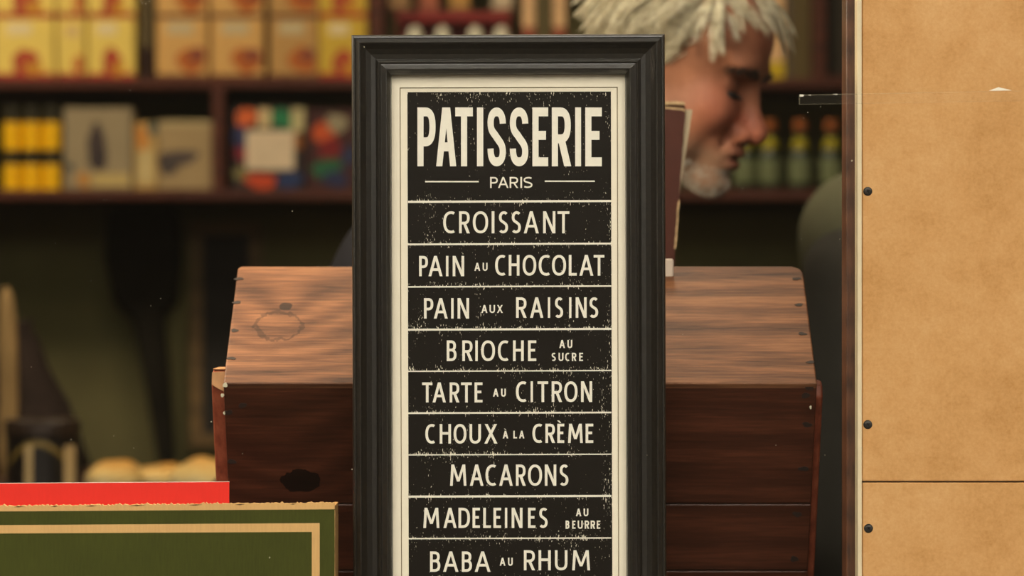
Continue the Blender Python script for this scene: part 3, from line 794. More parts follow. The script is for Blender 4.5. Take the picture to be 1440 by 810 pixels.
for i, (px, py, w) in enumerate(((316.5, 541.5, 2.8), (312.5, 556, 2.0), (315, 581, 1.5), (1140, 573, 1.5))):
    c = at(px, py, 0.0545 if i == 0 else 0.058); k = kk(c.y)
    part('paint_chip', prism([(c.x+a*k, c.y, c.z+b*k) for a, b in blob_poly(0, 0, w, w*1.4, 12, 0.3, seed=i+3)], (0, 0.004, 0)), plain('pale_chip', (186, 178, 152), 0.8, 0.2, 0.1, 200), box)
# nails
m_nail = plain('dark_iron_nail', (38, 28, 22), 0.6, 0.4, 0.2, 300)
def nail(px, py, on_lid, w=6, h=2.4):
    if on_lid:
        s = up*(539.5-py)/(539.5-374.2); s = max(0.002, min(up-0.003, s*(1+0.04*(1-s/up))))
        c = LP(0, s); n_, t_ = nrm, slope
    else:
        c = FP(0, s_at(py)); n_, t_ = fn, -lean
    c = Vector(((px-720)*kk(c.y), c.y, c.z)); k = kk(c.y)
    pts = [c+Vector((a*k, 0, 0))+t_*(b*k)-n_*0.0005 for a, b in blob_poly(0, 0, w, h*1.3, 14, 0.25, seed=int(px*7+py))]
    part('nail', prism(pts, n_*0.0009), m_nail, box)
for (px, py) in ((336, 394), (333, 429), (330, 469), (325.5, 507), (1120, 394), (1123.5, 432.5), (1128.5, 473.5), (1140, 512)): nail(px, py, True)
for (px, py) in ((341, 570), (321, 580), (326, 649), (1133, 556), (1135, 597), (1130, 659), (1121, 723), (1117, 786), (1138, 545)): nail(px, py, False, 6.5 if px > 1000 else 5.5, 3)

# ---------------------------------------------------------------- brown board behind the print, its paper and clip
ybr = 0.355
fold = thing('brown_board', at(900, 0, ybr)*1.0, 'dark brown worn cardboard folder standing between the framed print and the man', 'folder')
fold.location = (X(900, ybr), ybr, LEDGE)
m_brn = plain('maroon_board', (68, 34, 24), 0.5, 0.2, 0.12, 50, 0.08)
m_kraft = plain('torn_kraft', (182, 156, 118), 0.9, 0.1, 0.2, 200, 0.4)
bot = LEDGE
zb_ = 405+(ZC-bot)/kk(ybr)
re = lambda py: 964.5-(py-150)*(16.5/222)
poly = [(800, 150), (961, 153), (964.3, 156)] + [(re(q)+random.uniform(-0.5, 0.5)-(1.5 if 290 < q < 345 else 0), q) for q in range(175, 420, 12)] + [(re(zb_), zb_), (760, zb_)]
part('cover', prism([at(p, q, ybr) for p, q in poly], (0, 0.003, 0)), m_brn, fold)
te = [(800, 143), (935, 143.5)]+[(935+i*3, 143+random.uniform(-0.9, 0.7)) for i in range(1, 9)]+[(963, 144.5), (963.5, 147.5), (950, 146.6), (935, 147), (800, 146)]
part('torn_top_edge', prism([at(p, q, ybr+0.0012) for p, q in te], (0, 0.003, 0)), m_kraft, fold)
part('gap_strip', prism([at(p, q, ybr+0.0018) for p, q in ((800, 144), (962, 145), (964, 154), (800, 156))], (0, 0.002, 0)), plain('dark_gap_brown', (66, 44, 28), 0.9, 0.1), fold)  # dark brown strip across the gap between the torn layers
te = [(800, 150), (935, 150.4), (961, 152.6), (964, 156), (963, 157.5), (960, 155), (935, 152.6), (800, 152)]
part('torn_top_edge', prism([at(p, q, ybr-0.0005) for p, q in te], (0, 0.001, 0)), m_kraft, fold)
rag = [(re(q)+0.3+random.uniform(0, 1.6), q) for q in range(280, 352, 4)]+[(re(q)-0.6-random.uniform(0, 1.2), q) for q in range(350, 280, -5)]
part('frayed_edge', prism([at(p, q, ybr-0.0006) for p, q in rag], (0, 0.0012, 0)), m_kraft, fold)
ps = [(900, 152), (973.5, 154), (972, 166), (958.5, 252), (946, 330), (900, 420)]
part('paper_sheet', prism([at(p, q, ybr+0.006) for p, q in ps], (0, 0.0008, 0)), plain('grey_white_paper', (196, 180, 148), 0.8, 0.1, 0.05, 40), fold)
ycl = 0.18
cp = bmesh.new()
add_box(cp, X(925, ycl), X(946.5, ycl), ycl-0.007, ycl-0.003, Z(391.5, ycl), Z(364, ycl))
co = link_mesh('plastic_clip', cp, plain('white_plastic', (212, 196, 180), 0.4, 0.4, 0.03, 60), bevel=0.0016, origin=at(936, 391, ycl))
tag(co, 'small white plastic clip on the top edge of the wooden box beside the framed print', 'clip')

# ---------------------------------------------------------------- fibreboard panels on the right
m_fib = NT('fibreboard', 0.7, 0.2)
c1 = m_fib.noise(m_fib.coord((1, 1, 1)), 9, 5, 0.6)
c2 = m_fib.noise(m_fib.coord((1, 1, 1), (4, 4, 4)), 320, 3, 0.7)
c3 = m_fib.noise(m_fib.coord((1, 1, 1), (1, 7, 4)), 70, 4, 0.7)
cf = m_fib.math('ADD', m_fib.math('MULTIPLY', c1, 0.5), m_fib.math('ADD', m_fib.math('MULTIPLY', c2, 0.25), m_fib.math('MULTIPLY', c3, 0.25)))
m_fib.base(m_fib.ramp(cf, [(0.34, lin(176, 128, 72)), (0.5, lin(198, 150, 94)), (0.66, lin(212, 168, 114))]))
m_fib.bump(c2, 0.1, 0.0005)
m_fib = m_fib.m
y0 = 0.0
m_screw = plain('black_screw', (44, 42, 38), 0.45, 0.5, 0.2, 200, metal=0.4)
m_slot = plain('screw_recess', (14, 13, 12), 0.6, 0.2)
def screw(parent, px, py):
    c = at(px, py, y0); r = 6.4*P0
    bm = bmesh.new()
    prof_ = [(r, 0.0002), (r*0.98, -0.0004), (r*0.8, -0.0011), (r*0.45, -0.0014)]
    rws = [[bm.verts.new((c.x+q*math.cos(6.2832*i/28), c.y+d_, c.z+q*math.sin(6.2832*i/28))) for i in range(28)] for q, d_ in prof_]
    for a, b in zip(rws, rws[1:]):
        for i in range(28): bm.faces.new([a[i], a[(i+1) % 28], b[(i+1) % 28], b[i]])
    bm.faces.new(rws[-1]); bm.faces.new(rws[0][::-1])
    s_ = part('screw', bm, m_screw, parent)
    xb = bmesh.new()
    for a in (0.5, 0.5+math.pi/2):
        d1 = Vector((math.cos(a), 0, math.sin(a))); d2 = Vector((-math.sin(a), 0, math.cos(a)))
        q = c+Vector((0, -0.0016, 0))
        add_prism(xb, [q+d1*r*0.42+d2*r*0.1, q-d1*r*0.42+d2*r*0.1, q-d1*r*0.42-d2*r*0.1, q+d1*r*0.42-d2*r*0.1], (0, 0.0003, 0))
    bmesh.ops.transform(xb, matrix=Matrix.Translation(-parent.location), verts=xb.verts[:])
    link_mesh('cross_slot', xb, m_slot, s_)
XB1 = 0.78
zs = Z(677.8, y0)
fb = thing('fibreboard_panel', (0.55, 0.006, zs), 'large tan fibreboard panel at the right with two screws down its left edge', 'board')
part('board_sheet', bx(X(1212.3, y0), XB1, y0, y0+0.012, zs+0.0006, 2.3), m_fib, fb, bevel=0.0012)
screw(fb, 1220.3, 269); screw(fb, 1220.3, 597)
fb2 = thing('fibreboard_panel', (0.55, 0.006, LEDGE), 'lower tan fibreboard panel at the right with one screw, under the horizontal seam', 'board')
part('board_sheet', bx(X(1212.6, y0), XB1, y0+0.0002, y0+0.0122, LEDGE, zs-0.0006), m_fib, fb2, bevel=0.0012)
screw(fb2, 1221.3, 743)
m_brnb = wood('batten_wood', (58, 36, 24), (88, 56, 38), (108, 70, 48), (), 0.4, 0.4, 30, (14, 14, 2.2), seed=2)
m_trim = plain('cream_edge_strip', (214, 198, 164), 0.6, 0.3, 0.06, 60)
struct('trim_2', prism([at(1204.6, -700, -0.004), at(1211.8, -700, -0.004), at(1212.4, 1150, -0.004), at(1206.2, 1150, -0.004)], (0, 0.018, 0)), m_trim, bevel=0.0008)
struct('trim_3', bx(X(1189.5, 0.018), X(1216, 0.018), 0.016, 0.05, LEDGE, 2.4), m_brnb, bevel=0.0015)

# ---------------------------------------------------------------- clear tape on the pane
def see(name, alpha, rgb, rough=0.3):
    m = bpy.data.materials.new(name); m.use_nodes = True
    b = m.node_tree.nodes['Principled BSDF']
    b.inputs['Base Color'].default_value = lin(*rgb); b.inputs['Alpha'].default_value = alpha; b.inputs['Roughness'].default_value = rough
    return m
yt = YG+0.0004
tp = thing('adhesive_tape', at(1200, 146, yt), 'strip of clear adhesive tape on the pane across the brown batten and fibreboard', 'tape')
part('tape_strip', prism([at(1124, 134, yt), at(1436, 128, yt), at(1436, 142, yt), at(1124, 147, yt)], (0, 0.0001, 0)), see('clear_tape', 0.012, (190, 180, 160)), tp)
m_te = see('tape_edge', 0.16, (190, 180, 150))
eb = bmesh.new()
add_prism(eb, [at(1124, 133.4, yt), at(1436, 127.6, yt), at(1436, 128.1, yt), at(1124, 134.4, yt)], (0, -0.0003, 0))
add_prism(eb, [at(1124, 146.6, yt), at(1436, 141.8, yt), at(1436, 142.1, yt), at(1124, 147.1, yt)], (0, -0.0003, 0))
add_prism(eb, [at(1123.6, 133, yt), at(1124.5, 133, yt), at(1124.5, 147, yt), at(1123.6, 147, yt)], (0, -0.0003, 0))
part('tape_edge', eb, m_te, tp)
m_glint = plain('lifted_tape_glint', (236, 230, 214), 0.4, 0.4, 0.02)  # near-white colour paints the glint on the lifted tape corners
gb = bmesh.new()
add_prism(gb, [at(1124.5, 132.6, yt), at(1131, 133.4, yt), at(1130, 135.4, yt), at(1125, 136, yt)], (0, 0.0006, 0))
add_prism(gb, [at(1136, 133.2, yt), at(1141, 133.2, yt), at(1140, 134.6, yt)], (0, 0.0006, 0))
add_prism(gb, [at(1170, 132.4, yt), at(1179, 132.2, yt), at(1176, 133.6, yt)], (0, 0.0006, 0))
add_prism(gb, [at(1391, 127.4, yt), at(1404, 122.6, yt), at(1423, 127, yt), at(1400, 127.6, yt)], (0, 0.0006, 0))
part('lifted_corner', gb, m_glint, tp)
# dust on the glass
db = bmesh.new()
dust = [(411, 297, 1.0), (146, 281, 0.8), (150, 281, 0.7), (183, 127, 0.6), (181, 254, 1.0), (178, 250, 0.8), (184, 232, 0.7), (212, 430, 0.8), (44, 516, 0.7), (297, 593, 1.2), (495, 660, 1.0),
        (341, 638, 0.6), (128, 395, 0.6), (78, 342, 0.7), (1154, 150, 0.6), (1136, 158, 0.7), (1130, 166, 0.7), (1198, 226, 1.4), (1127, 336, 0.7), (1181, 336, 0.6), (1044, 265, 0.6), (1091, 626, 0.8),
        (379, 784, 1.6), (205, 5, 1.0), (200, 4, 0.9), (210, 2, 0.8), (198, 1, 0.8), (512, 66, 1.0), (1212, 630, 0.8), (1160, 640, 0.8), (160, 613, 0.8), (188, 630, 0.8), (100, 618, 0.8), (226, 420, 0.7), (960, 470, 0.6), (910, 640, 0.7)]
for px, py, r in dust:
    c = at(px, py, yt); q = r*kk(yt)*0.75
    add_prism(db, [(c.x+q*math.cos(6.2832*i/7)*random.uniform(0.7, 1.3), c.y, c.z+q*math.sin(6.2832*i/7)*random.uniform(0.7, 1.3)) for i in range(7)], (0, 0.0002, 0))
tag(link_mesh('dust', db, see('dust', 0.7, (210, 202, 176))), 'tiny pale dust specks scattered over the window pane', 'dust', kind='stuff')

# ---------------------------------------------------------------- green carton and red card
yg = -0.045
gc = thing('cardboard_carton', (X(150, yg), yg+0.03, LEDGE), 'green printed cardboard carton with torn top edge and tan border line at the lower left', 'box')
def paper(name, rgb, var=0.08):
    t = NT(name, 0.7, 0.12)
    a = t.noise(t.coord((600, 600, 60)), 1.0, 3); b = t.noise(t.coord((1, 1, 1)), 14, 4)
    c = lin(*rgb); f = t.math('ADD', t.math('MULTIPLY', a, 0.5), t.math('MULTIPLY', b, 0.5))
    t.base(t.ramp(f, [(0.3, tuple(x*(1-var*2) for x in c[:3])+(1,)), (0.7, tuple(x*(1+var*2) for x in c[:3])+(1,))]))
    return t.m
m_green = paper('green_print', (63, 66, 22), 0.09)
m_tan = paper('tan_print', (206, 164, 106), 0.05)
zb_ = 405+(ZC-LEDGE)/kk(yg)
x0c, x1c = -190, 470.5
part('front_panel', prism([at(x0c, 719, yg), at(x1c, 714.5, yg), at(x1c, zb_, yg), at(x0c, zb_, yg)], (0, 0.0035, 0)), m_green, gc)
top = []
q = x0c
while q < x1c:
    base = 711.5-(q-0)*(4.6/470)
    top.append((q, base+random.uniform(-1.1, 0.9)+(-1.5 if random.random() < 0.12 else 0)))
    q += random.uniform(1.5, 3.2)
top.append((x1c, 707.5))
kz = top+[(x1c, 716.2), (x0c, 720.4)]
part('torn_top_edge', prism([at(p, r, yg-0.0004) for p, r in kz], (0, 0.0038, 0)), m_tan, gc)
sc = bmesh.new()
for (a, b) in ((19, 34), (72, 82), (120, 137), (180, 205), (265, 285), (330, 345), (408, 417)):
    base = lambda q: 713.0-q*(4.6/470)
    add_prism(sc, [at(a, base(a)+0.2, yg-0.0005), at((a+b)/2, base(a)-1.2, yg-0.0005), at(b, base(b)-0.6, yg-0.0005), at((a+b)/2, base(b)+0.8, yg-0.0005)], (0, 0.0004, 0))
part('torn_dark_ply', sc, plain('dark_inner_ply', (96, 70, 42), 0.9, 0.1), gc)  # darker ply slivers along the torn top edge
bl = bmesh.new()
ln = [(x0c, 739.8), (449.5, 735.6), (449.5, zb_-40), (438.5, zb_-40), (438.5, 748), (x0c, 751.2)]
part('border_line', prism([at(p, r, yg-0.0003) for p, r in ln], (0, 0.0004, 0)), m_tan, gc)
fz = [(470.3, 716)]+[(470.3+random.uniform(0.2, 1.0), r) for r in range(720, 960, 4)]+[(470.3, 960)]
part('frayed_side', prism([at(p, r, yg+0.0002) for p, r in fz], (0, 0.003, 0)), m_tan, gc)
ydp = 0.006
m_kr = paper('kraft_inside', (176, 136, 86))
part('side_panel', bx(at(x1c, 0, yg).x-0.0035, at(x1c, 0, yg).x, yg+0.0036, ydp, LEDGE, Z(712, yg)), m_kr, gc)
part('side_panel', bx(at(x0c, 0, yg).x, at(x0c, 0, yg).x+0.0035, yg+0.0036, ydp, LEDGE, Z(714, yg)), m_kr, gc)
part('back_panel', bx(at(x0c, 0, yg).x, at(x1c, 0, yg).x, ydp, ydp+0.0035, LEDGE, Z(730, yg)), m_kr, gc)
yr = 0.016
zb_ = 405+(ZC-LEDGE)/kk(yr)
rcd = thing('red_card', (X(150, yr), yr, LEDGE), 'plain bright red card standing behind the green carton', 'card')
m_redc = paper('red_card_print', (226, 52, 42), 0.03)
part('card_sheet', prism([at(-160, 681, yr), at(322.3, 677.8, yr), at(322.8, zb_, yr), at(-160, zb_, yr)], (0, 0.0012, 0)), m_redc, rcd)
part('white_cut_edge', prism([at(-160, 680.4, yr), at(322.6, 677.2, yr), at(322.6, 677.9, yr), at(-160, 681.1, yr)], (0, 0.0012, 0)), plain('white_card_core', (226, 200, 190), 0.8, 0.1), rcd)

# ---------------------------------------------------------------- people: one continuous body surface each, grown from a distance field
def smin(a, b, k):
    h = np.clip(0.5+0.5*(b-a)/k, 0, 1)
    return b+(a-b)*h-k*h*(1-h)
class Field:
    def __init__(s, xs, ys, zs):
        s.x, s.y, s.z = (np.asarray(v, np.float32) for v in (xs, ys, zs))
        s.d = np.full((len(xs), len(ys), len(zs)), 0.3, np.float32)
    def put(s, fn, lo, hi, k=0.012, sub=False):
        pad = k+0.035
        sl = []
        for ax, a, b in zip((s.x, s.y, s.z), lo, hi):
            i0 = max(int(np.searchsorted(ax, a-pad))-1, 0); i1 = min(int(np.searchsorted(ax, b+pad))+1, len(ax))
            if i1 <= i0: return
            sl.append(slice(i0, i1))
        Xg, Yg, Zg = np.meshgrid(s.x[sl[0]], s.y[sl[1]], s.z[sl[2]], indexing='ij')
        v = fn(Xg, Yg, Zg)
        cur = s.d[tuple(sl)]
        s.d[tuple(sl)] = -smin(-cur, v, k) if sub else smin(cur, v, k)
    def cone(s, a, b, ra, rb, k=0.02, sub=False):
        a, b = np.array(a, float), np.array(b, float); ab = b-a; L2 = max(float(ab@ab), 1e-12)
        def fn(x, y, z):
            px, py, pz = x-a[0], y-a[1], z-a[2]
            t = np.clip((px*ab[0]+py*ab[1]+pz*ab[2])/L2, 0, 1)
            return np.sqrt((px-t*ab[0])**2+(py-t*ab[1])**2+(pz-t*ab[2])**2)-(ra+(rb-ra)*t)
        m = max(ra, rb)
        s.put(fn, np.minimum(a, b)-m, np.maximum(a, b)+m, k, sub)
    def ell(s, c, r, M=None, k=0.012, sub=False):
        """ellipsoid; c in the frame M (4x4 numpy, local to world)"""
        R = np.eye(3) if M is None else M[:3, :3]
        c0 = np.array(c, float); cw = c0 if M is None else R@c0+M[:3, 3]
        r = np.array(r, float); m = r.max()
        def fn(x, y, z):
            dx, dy, dz = x-cw[0], y-cw[1], z-cw[2]
            u = (R[0, 0]*dx+R[1, 0]*dy+R[2, 0]*dz); v = (R[0, 1]*dx+R[1, 1]*dy+R[2, 1]*dz); w = (R[0, 2]*dx+R[1, 2]*dy+R[2, 2]*dz)
            k0 = np.sqrt((u/r[0])**2+(v/r[1])**2+(w/r[2])**2); k1 = np.sqrt((u/r[0]**2)**2+(v/r[1]**2)**2+(w/r[2]**2)**2)
            return k0*(k0-1)/np.maximum(k1, 1e-6)
        s.put(fn, cw-m, cw+m, k, sub)
    def mesh(s):
        d = s.d; ins = d < 0
        nx, ny, nz = d.shape
        cnt = np.zeros((nx-1, ny-1, nz-1), np.int8)
        for i in (0, 1):
            for j in (0, 1):
                for l in (0, 1): cnt += ins[i:nx-1+i, j:ny-1+j, l:nz-1+l]
        act = (cnt > 0) & (cnt < 8)
        ci = np.argwhere(act)
        idx = np.full(act.shape, -1, np.int64); idx[act] = np.arange(len(ci))
        acc = np.zeros((len(ci), 3)); num = np.zeros(len(ci))
        cs = [(i, j, l) for i in (0, 1) for j in (0, 1) for l in (0, 1)]
        ax = (s.x, s.y, s.z)
        for a in cs:
            for b in cs:
                if sum(b)-sum(a) == 1 and all(q >= p for p, q in zip(a, b)):
                    ia = ci+np.array(a); ib = ci+np.array(b)
                    da = d[ia[:, 0], ia[:, 1], ia[:, 2]]; db_ = d[ib[:, 0], ib[:, 1], ib[:, 2]]
                    m = (da < 0) != (db_ < 0)
                    t = np.where(m, da/np.where(m, da-db_, 1), 0)
                    for q in range(3):
                        pa = ax[q][ia[:, q]]; pb = ax[q][ib[:, q]]
                        acc[:, q] += np.where(m, pa+t*(pb-pa), 0)
                    num += m
        V = acc/np.maximum(num, 1)[:, None]
        F = []
        for q in range(3):
            o1, o2 = [(1, 2), (2, 0), (0, 1)][q]
            lo_ = [0, 0, 0]; hi_ = [nx, ny, nz]
            sA = [slice(None)]*3; sB = [slice(None)]*3
            sA[q] = slice(0, -1); sB[q] = slice(1, None)
            ch = ins[tuple(sA)] != ins[tuple(sB)]
            e_ = np.argwhere(ch)
            keep = (e_[:, o1] > 0) & (e_[:, o2] > 0) & (e_[:, o1] < d.shape[o1]-1) & (e_[:, o2] < d.shape[o2]-1)
            e_ = e_[keep]
            u1 = np.zeros(3, int); u1[o1] = 1; u2 = np.zeros(3, int); u2[o2] = 1
            quad = [e_-u1-u2, e_-u2, e_, e_-u1]
            qi = np.stack([idx[c[:, 0], c[:, 1], c[:, 2]] for c in quad], 1)
            flip = ~ins[e_[:, 0], e_[:, 1], e_[:, 2]]
            qi[flip] = qi[flip][:, ::-1]
            F.append(qi)
        F = np.concatenate(F)
        F = F[(F >= 0).all(1)]
        return V, F
def field_obj(name, fld, mat, parent, smooth_iter=1):
    V, F = fld.mesh()
    loc = np.array(parent.location)
    me = bpy.data.meshes.new(name)
    me.from_pydata((V-loc).tolist(), [], F.tolist())
    me.validate()
    me.polygons.foreach_set('use_smooth', [True]*len(me.polygons))
    me.materials.append(mat)
    o = bpy.data.objects.new(name, me); COL.objects.link(o); o.parent = parent
    if smooth_iter:
        sm = o.modifiers.new('smooth', 'SMOOTH'); sm.factor = 0.5; sm.iterations = smooth_iter
    return o, V
def axis(lo, hi, step, flo=None, fhi=None, fstep=None):
    if flo is None: return np.arange(lo, hi, step)
    return np.unique(np.round(np.concatenate([np.arange(lo, flo, step), np.arange(flo, fhi, fstep), np.arange(fhi, hi+step, step)]), 5))
def frame_matrix(pos, yaw, pitch, roll=0.0, s=1.0):
    """local x = where the face looks, z = crown; yaw turns from +x towards +y, pitch bows the head"""
    R = (Matrix.Rotation(yaw, 3, 'Z') @ Matrix.Rotation(pitch, 3, 'Y') @ Matrix.Rotation(roll, 3, 'X'))
    M = np.eye(4); M[:3, :3] = np.array(R); M[:3, 3] = np.array(pos)
    return M
def mp(M, p): return M[:3, :3]@np.array(p, float)+M[:3, 3]

def head(f, M):
    E = lambda c, r, k=0.014, sub=False: f.ell(c, r, M, k, sub)
    Cn = lambda a, b, ra, rb, k=0.012, sub=False: f.cone(mp(M, a), mp(M, b), ra, rb, k, sub)
    E((-0.014, 0, 0.034), (0.098, 0.077, 0.086))
    E((0.042, 0, 0.050), (0.050, 0.062, 0.050), 0.03)
    E((0.030, 0, -0.042), (0.060, 0.060, 0.076), 0.03)
    for q in (-1, 1):
        E((0.008, q*0.048, -0.074), (0.040, 0.018, 0.030), 0.03)
        E((0.060, q*0.042, -0.030), (0.026, 0.022, 0.024), 0.02)
        E((0.078, q*0.026, 0.024), (0.016, 0.027, 0.010), 0.014)
    E((0.072, 0, -0.106), (0.0245, 0.025, 0.020), 0.020)
    E((0.074, 0, -0.074), (0.024, 0.030, 0.024), 0.018)
    for q in (-1, 1):
        E((0.090, q*0.033, -0.003), (0.017, 0.018, 0.012), 0.010, True)
        E((0.0655, q*0.033, -0.003), (0.015, 0.016, 0.0135), 0.005)       # closed-down lid over the eyeball
        E((0.082, q*0.033, -0.0105), (0.008, 0.014, 0.0022), 0.003, True)   # lid line
        E((0.0700, q*0.034, -0.017), (0.011, 0.014, 0.0045), 0.007)         # pouch under the eye
    Cn((0.080, 0, 0.014), (0.089, 0, -0.006), 0.011, 0.0085, 0.014)
    Cn((0.089, 0, -0.006), (0.104, 0, -0.040), 0.0085, 0.0125, 0.008)
    E((0.107, 0, -0.045), (0.0145, 0.0135, 0.0125), 0.010)
    for q in (-1, 1):
        E((0.093, q*0.0145, -0.050), (0.0145, 0.0095, 0.0110), 0.005)
        E((0.100, q*0.007, -0.0595), (0.006, 0.0035, 0.004), 0.003, True)
        E((0.080, q*0.0255, -0.054), (0.0055, 0.0045, 0.017), 0.008, True)     # fold beside the nose
    E((0.0935, 0, -0.0715), (0.0075, 0.022, 0.0058), 0.007)
    E((0.0925, 0, -0.0865), (0.0075, 0.019, 0.0062), 0.006)
    E((0.103, 0, -0.0785), (0.016, 0.026, 0.0018), 0.003, True)
    E((0.098, 0, -0.0975), (0.010, 0.020, 0.0045), 0.008, True)
    for q in (-1, 1):
        E((-0.026, q*0.078, -0.010), (0.019, 0.009, 0.032), 0.006)
        E((-0.022, q*0.090, -0.008), (0.010, 0.007, 0.020), 0.006, True)

def hand(f, wrist, d, palm_n, side=1, curl=0.5):
    """palm and five fingers; d = pointing direction, palm_n = palm normal"""
    w = Vector(wrist); d = Vector(d).normalized(); n = Vector(palm_n); n = (n-d*n.dot(d)).normalized(); s_ = d.cross(n)*side
    f.cone(w, w+d*0.03, 0.027, 0.029, 0.012)
    for o in (-0.024, -0.008, 0.008, 0.024):
        f.cone(w+d*0.02+s_*o*0.7, w+d*0.085+s_*o, 0.014, 0.011, 0.010)
    for o, L in ((-0.027, 0.062), (-0.009, 0.078), (0.009, 0.084), (0.027, 0.074)):
        p = w+d*0.088+s_*o
        q = p+(d*0.9+n*curl*0.5).normalized()*L*0.45
        r = q+(d*0.6+n*curl).normalized()*L*0.32
        t = r+(d*0.3+n*curl*1.3).normalized()*L*0.26
        f.cone(p, q, 0.0092, 0.0085, 0.004); f.cone(q, r, 0.0085, 0.0078, 0.003); f.cone(r, t, 0.0078, 0.0065, 0.003)
    p = w+d*0.025+s_*0.024
    q = p+(d*0.6+s_*0.7+n*0.3).normalized()*0.045
    r = q+(d*0.9+s_*0.15+n*0.4).normalized()*0.034
    f.cone(p, q, 0.0135, 0.0105, 0.008); f.cone(q, r, 0.0105, 0.008, 0.003)

def person(label, M, J, fwd, top_name, m_top, m_trs, m_skin, base, thick=1.0):
    root = thing('person', base, label, 'person')
    V3 = {k_: Vector(v) for k_, v in J.items()}
    lat = Vector((-fwd[1], fwd[0], 0)).normalized()
    nb = mp(M, (-0.035, 0, -0.060))
    allp = [V3[k_] for k_ in V3]+[Vector(mp(M, p)) for p in ((0.12, 0, 0), (-0.12, 0, 0), (0, 0, 0.13), (0, 0.1, 0), (0, -0.1, 0))]
    lo = [min(p[i] for p in allp)-0.20 for i in range(3)]; hi = [max(p[i] for p in allp)+0.20 for i in range(3)]
    lo[2] = -0.01
    hc = M[:3, 3]
    f = Field(axis(lo[0], hi[0], 0.006, hc[0]-0.125, hc[0]+0.13, 0.0024), axis(lo[1], hi[1], 0.006, hc[1]-0.1, hc[1]+0.1, 0.0026), axis(lo[2], hi[2], 0.006, hc[2]-0.16, hc[2]+0.14, 0.0024))
    c = Field(axis(lo[0], hi[0], 0.0065), axis(lo[1], hi[1], 0.0065), axis(lo[2], hi[2], 0.0065))
    t = Field(axis(lo[0], hi[0], 0.008), axis(lo[1], hi[1], 0.008), axis(lo[2], hi[2], 0.008))
    f.cone(nb, V3['neck'], 0.054, 0.060, 0.03)
    for q, sd in ((-1, 'R'), (1, 'L')):
        a, b = V3['pelvis']+lat*q*0.07, V3['chest']+lat*q*0.085*thick
        f.cone(a, b, 0.088*thick, 0.096*thick, 0.05); c.cone(a-Vector((0, 0, 0.04)), b, 0.112*thick, 0.116*thick, 0.05)
        sh = V3['shoulder'+sd]
        f.cone(V3['neck']+lat*q*0.02, sh, 0.045, 0.048, 0.05); c.cone(V3['neck']+lat*q*0.03-Vector((0, 0, 0.015)), sh, 0.054, 0.066*thick, 0.045)
        c.cone(b, sh, 0.10*thick, 0.064*thick, 0.05); f.cone(b, sh, 0.08, 0.046, 0.05)
        el, wr = V3['elbow'+sd], V3['wrist'+sd]
        f.cone(sh, el, 0.046, 0.036, 0.02); f.cone(el, wr, 0.036, 0.025, 0.02)
        c.cone(sh, el, 0.064*thick, 0.052, 0.03); c.cone(el, el+(wr-el)*0.93, 0.052, 0.040, 0.02)
        dr = (wr-el).normalized()
        hand(f, wr, dr+Vector(fwd)*0.2, Vector((0, 0, -1))+lat*(-q)*0.4 if abs(dr.z) < 0.7 else lat*(-q), side=q)
        hp, kn, an = V3['hip'+sd], V3['knee'+sd], V3['ankle'+sd]
        f.cone(hp, kn, 0.07, 0.046, 0.03); f.cone(kn, an, 0.046, 0.03, 0.02)
        f.cone(an, Vector((an.x, an.y, 0.03))+Vector(fwd)*0.1, 0.03, 0.024, 0.02)
        t.cone(V3['pelvis']+lat*q*0.05, hp, 0.105, 0.095, 0.04)
        t.cone(hp, kn, 0.092, 0.068, 0.03); t.cone(kn, Vector((an.x, an.y, 0.075)), 0.068, 0.056, 0.03)
    c.cone(V3['neck']-Vector((0, 0, 0.01)), Vector(nb)*0.35+V3['neck']*0.65, 0.074, 0.066, 0.03)
    # neck opening of the garment follows the neck
    head(f, M)
    body, V = field_obj('body', f, m_skin, root, 1)
    # zones of the skin's own colour: redder nose, ears and lips, grizzled stubble
    R = M[:3, :3]; L = (V-M[:3, 3])@R
    g_ = lambda p, r: np.exp(-(((L-np.array(p))**2).sum(1))/(r*r))
    red = np.clip(g_((0.105, 0, -0.046), 0.024)*1.0+0.75*g_((0.07, -0.045, -0.03), 0.03)+0.75*g_((0.07, 0.045, -0.03), 0.03)+0.5*g_((0.08, 0, 0.07), 0.05), 0, 1)
    lips = np.clip(np.exp(-((L[:, 2]+0.079)/0.011)**2)*np.exp(-(L[:, 1]/0.021)**4)*(L[:, 0] > 0.085), 0, 1)
    beard = np.clip((-0.060-L[:, 2])/0.02, 0, 1)*np.clip((L[:, 0]+0.005)/0.02, 0, 1)*np.clip((L[:, 2]+0.155)/0.02, 0, 1)*(1-lips)
    beard *= 1-0.55*np.clip(1-np.abs(L[:, 2]+0.068)/0.012, 0, 1)
    lid = g_((0.080, -0.033, 0.0), 0.017)+g_((0.080, 0.033, 0.0), 0.017)
    cd = np.stack([red, np.clip(beard, 0, 1), lips, np.clip(lid, 0, 1)], 1).astype(np.float32)
    at_ = body.data.color_attributes.new('zones', 'FLOAT_COLOR', 'POINT')
    at_.data.foreach_set('color', cd.ravel())
    co_, _ = field_obj(top_name, c, m_top, root, 2)
    tr_, _ = field_obj('trousers', t, m_trs, root, 2)
    shoe_m = plain('black_leather', (26, 22, 20), 0.4, 0.4)
    for sd in 'LR':
        an = V3['ankle'+sd]; s_ = Field(axis(an.x-0.2, an.x+0.2, 0.006), axis(an.y-0.2, an.y+0.2, 0.006), axis(0, 0.16, 0.006))
        fv = Vector(fwd)
        s_.cone(Vector((an.x, an.y, 0.042))-fv*0.04, Vector((an.x, an.y, 0.038))+fv*0.15, 0.038, 0.034, 0.02)
        s_.cone(Vector((an.x, an.y, 0.05)), Vector((an.x, an.y, 0.095)), 0.046, 0.048, 0.02)
        field_obj('shoe', s_, shoe_m, root, 1)
    return root, body

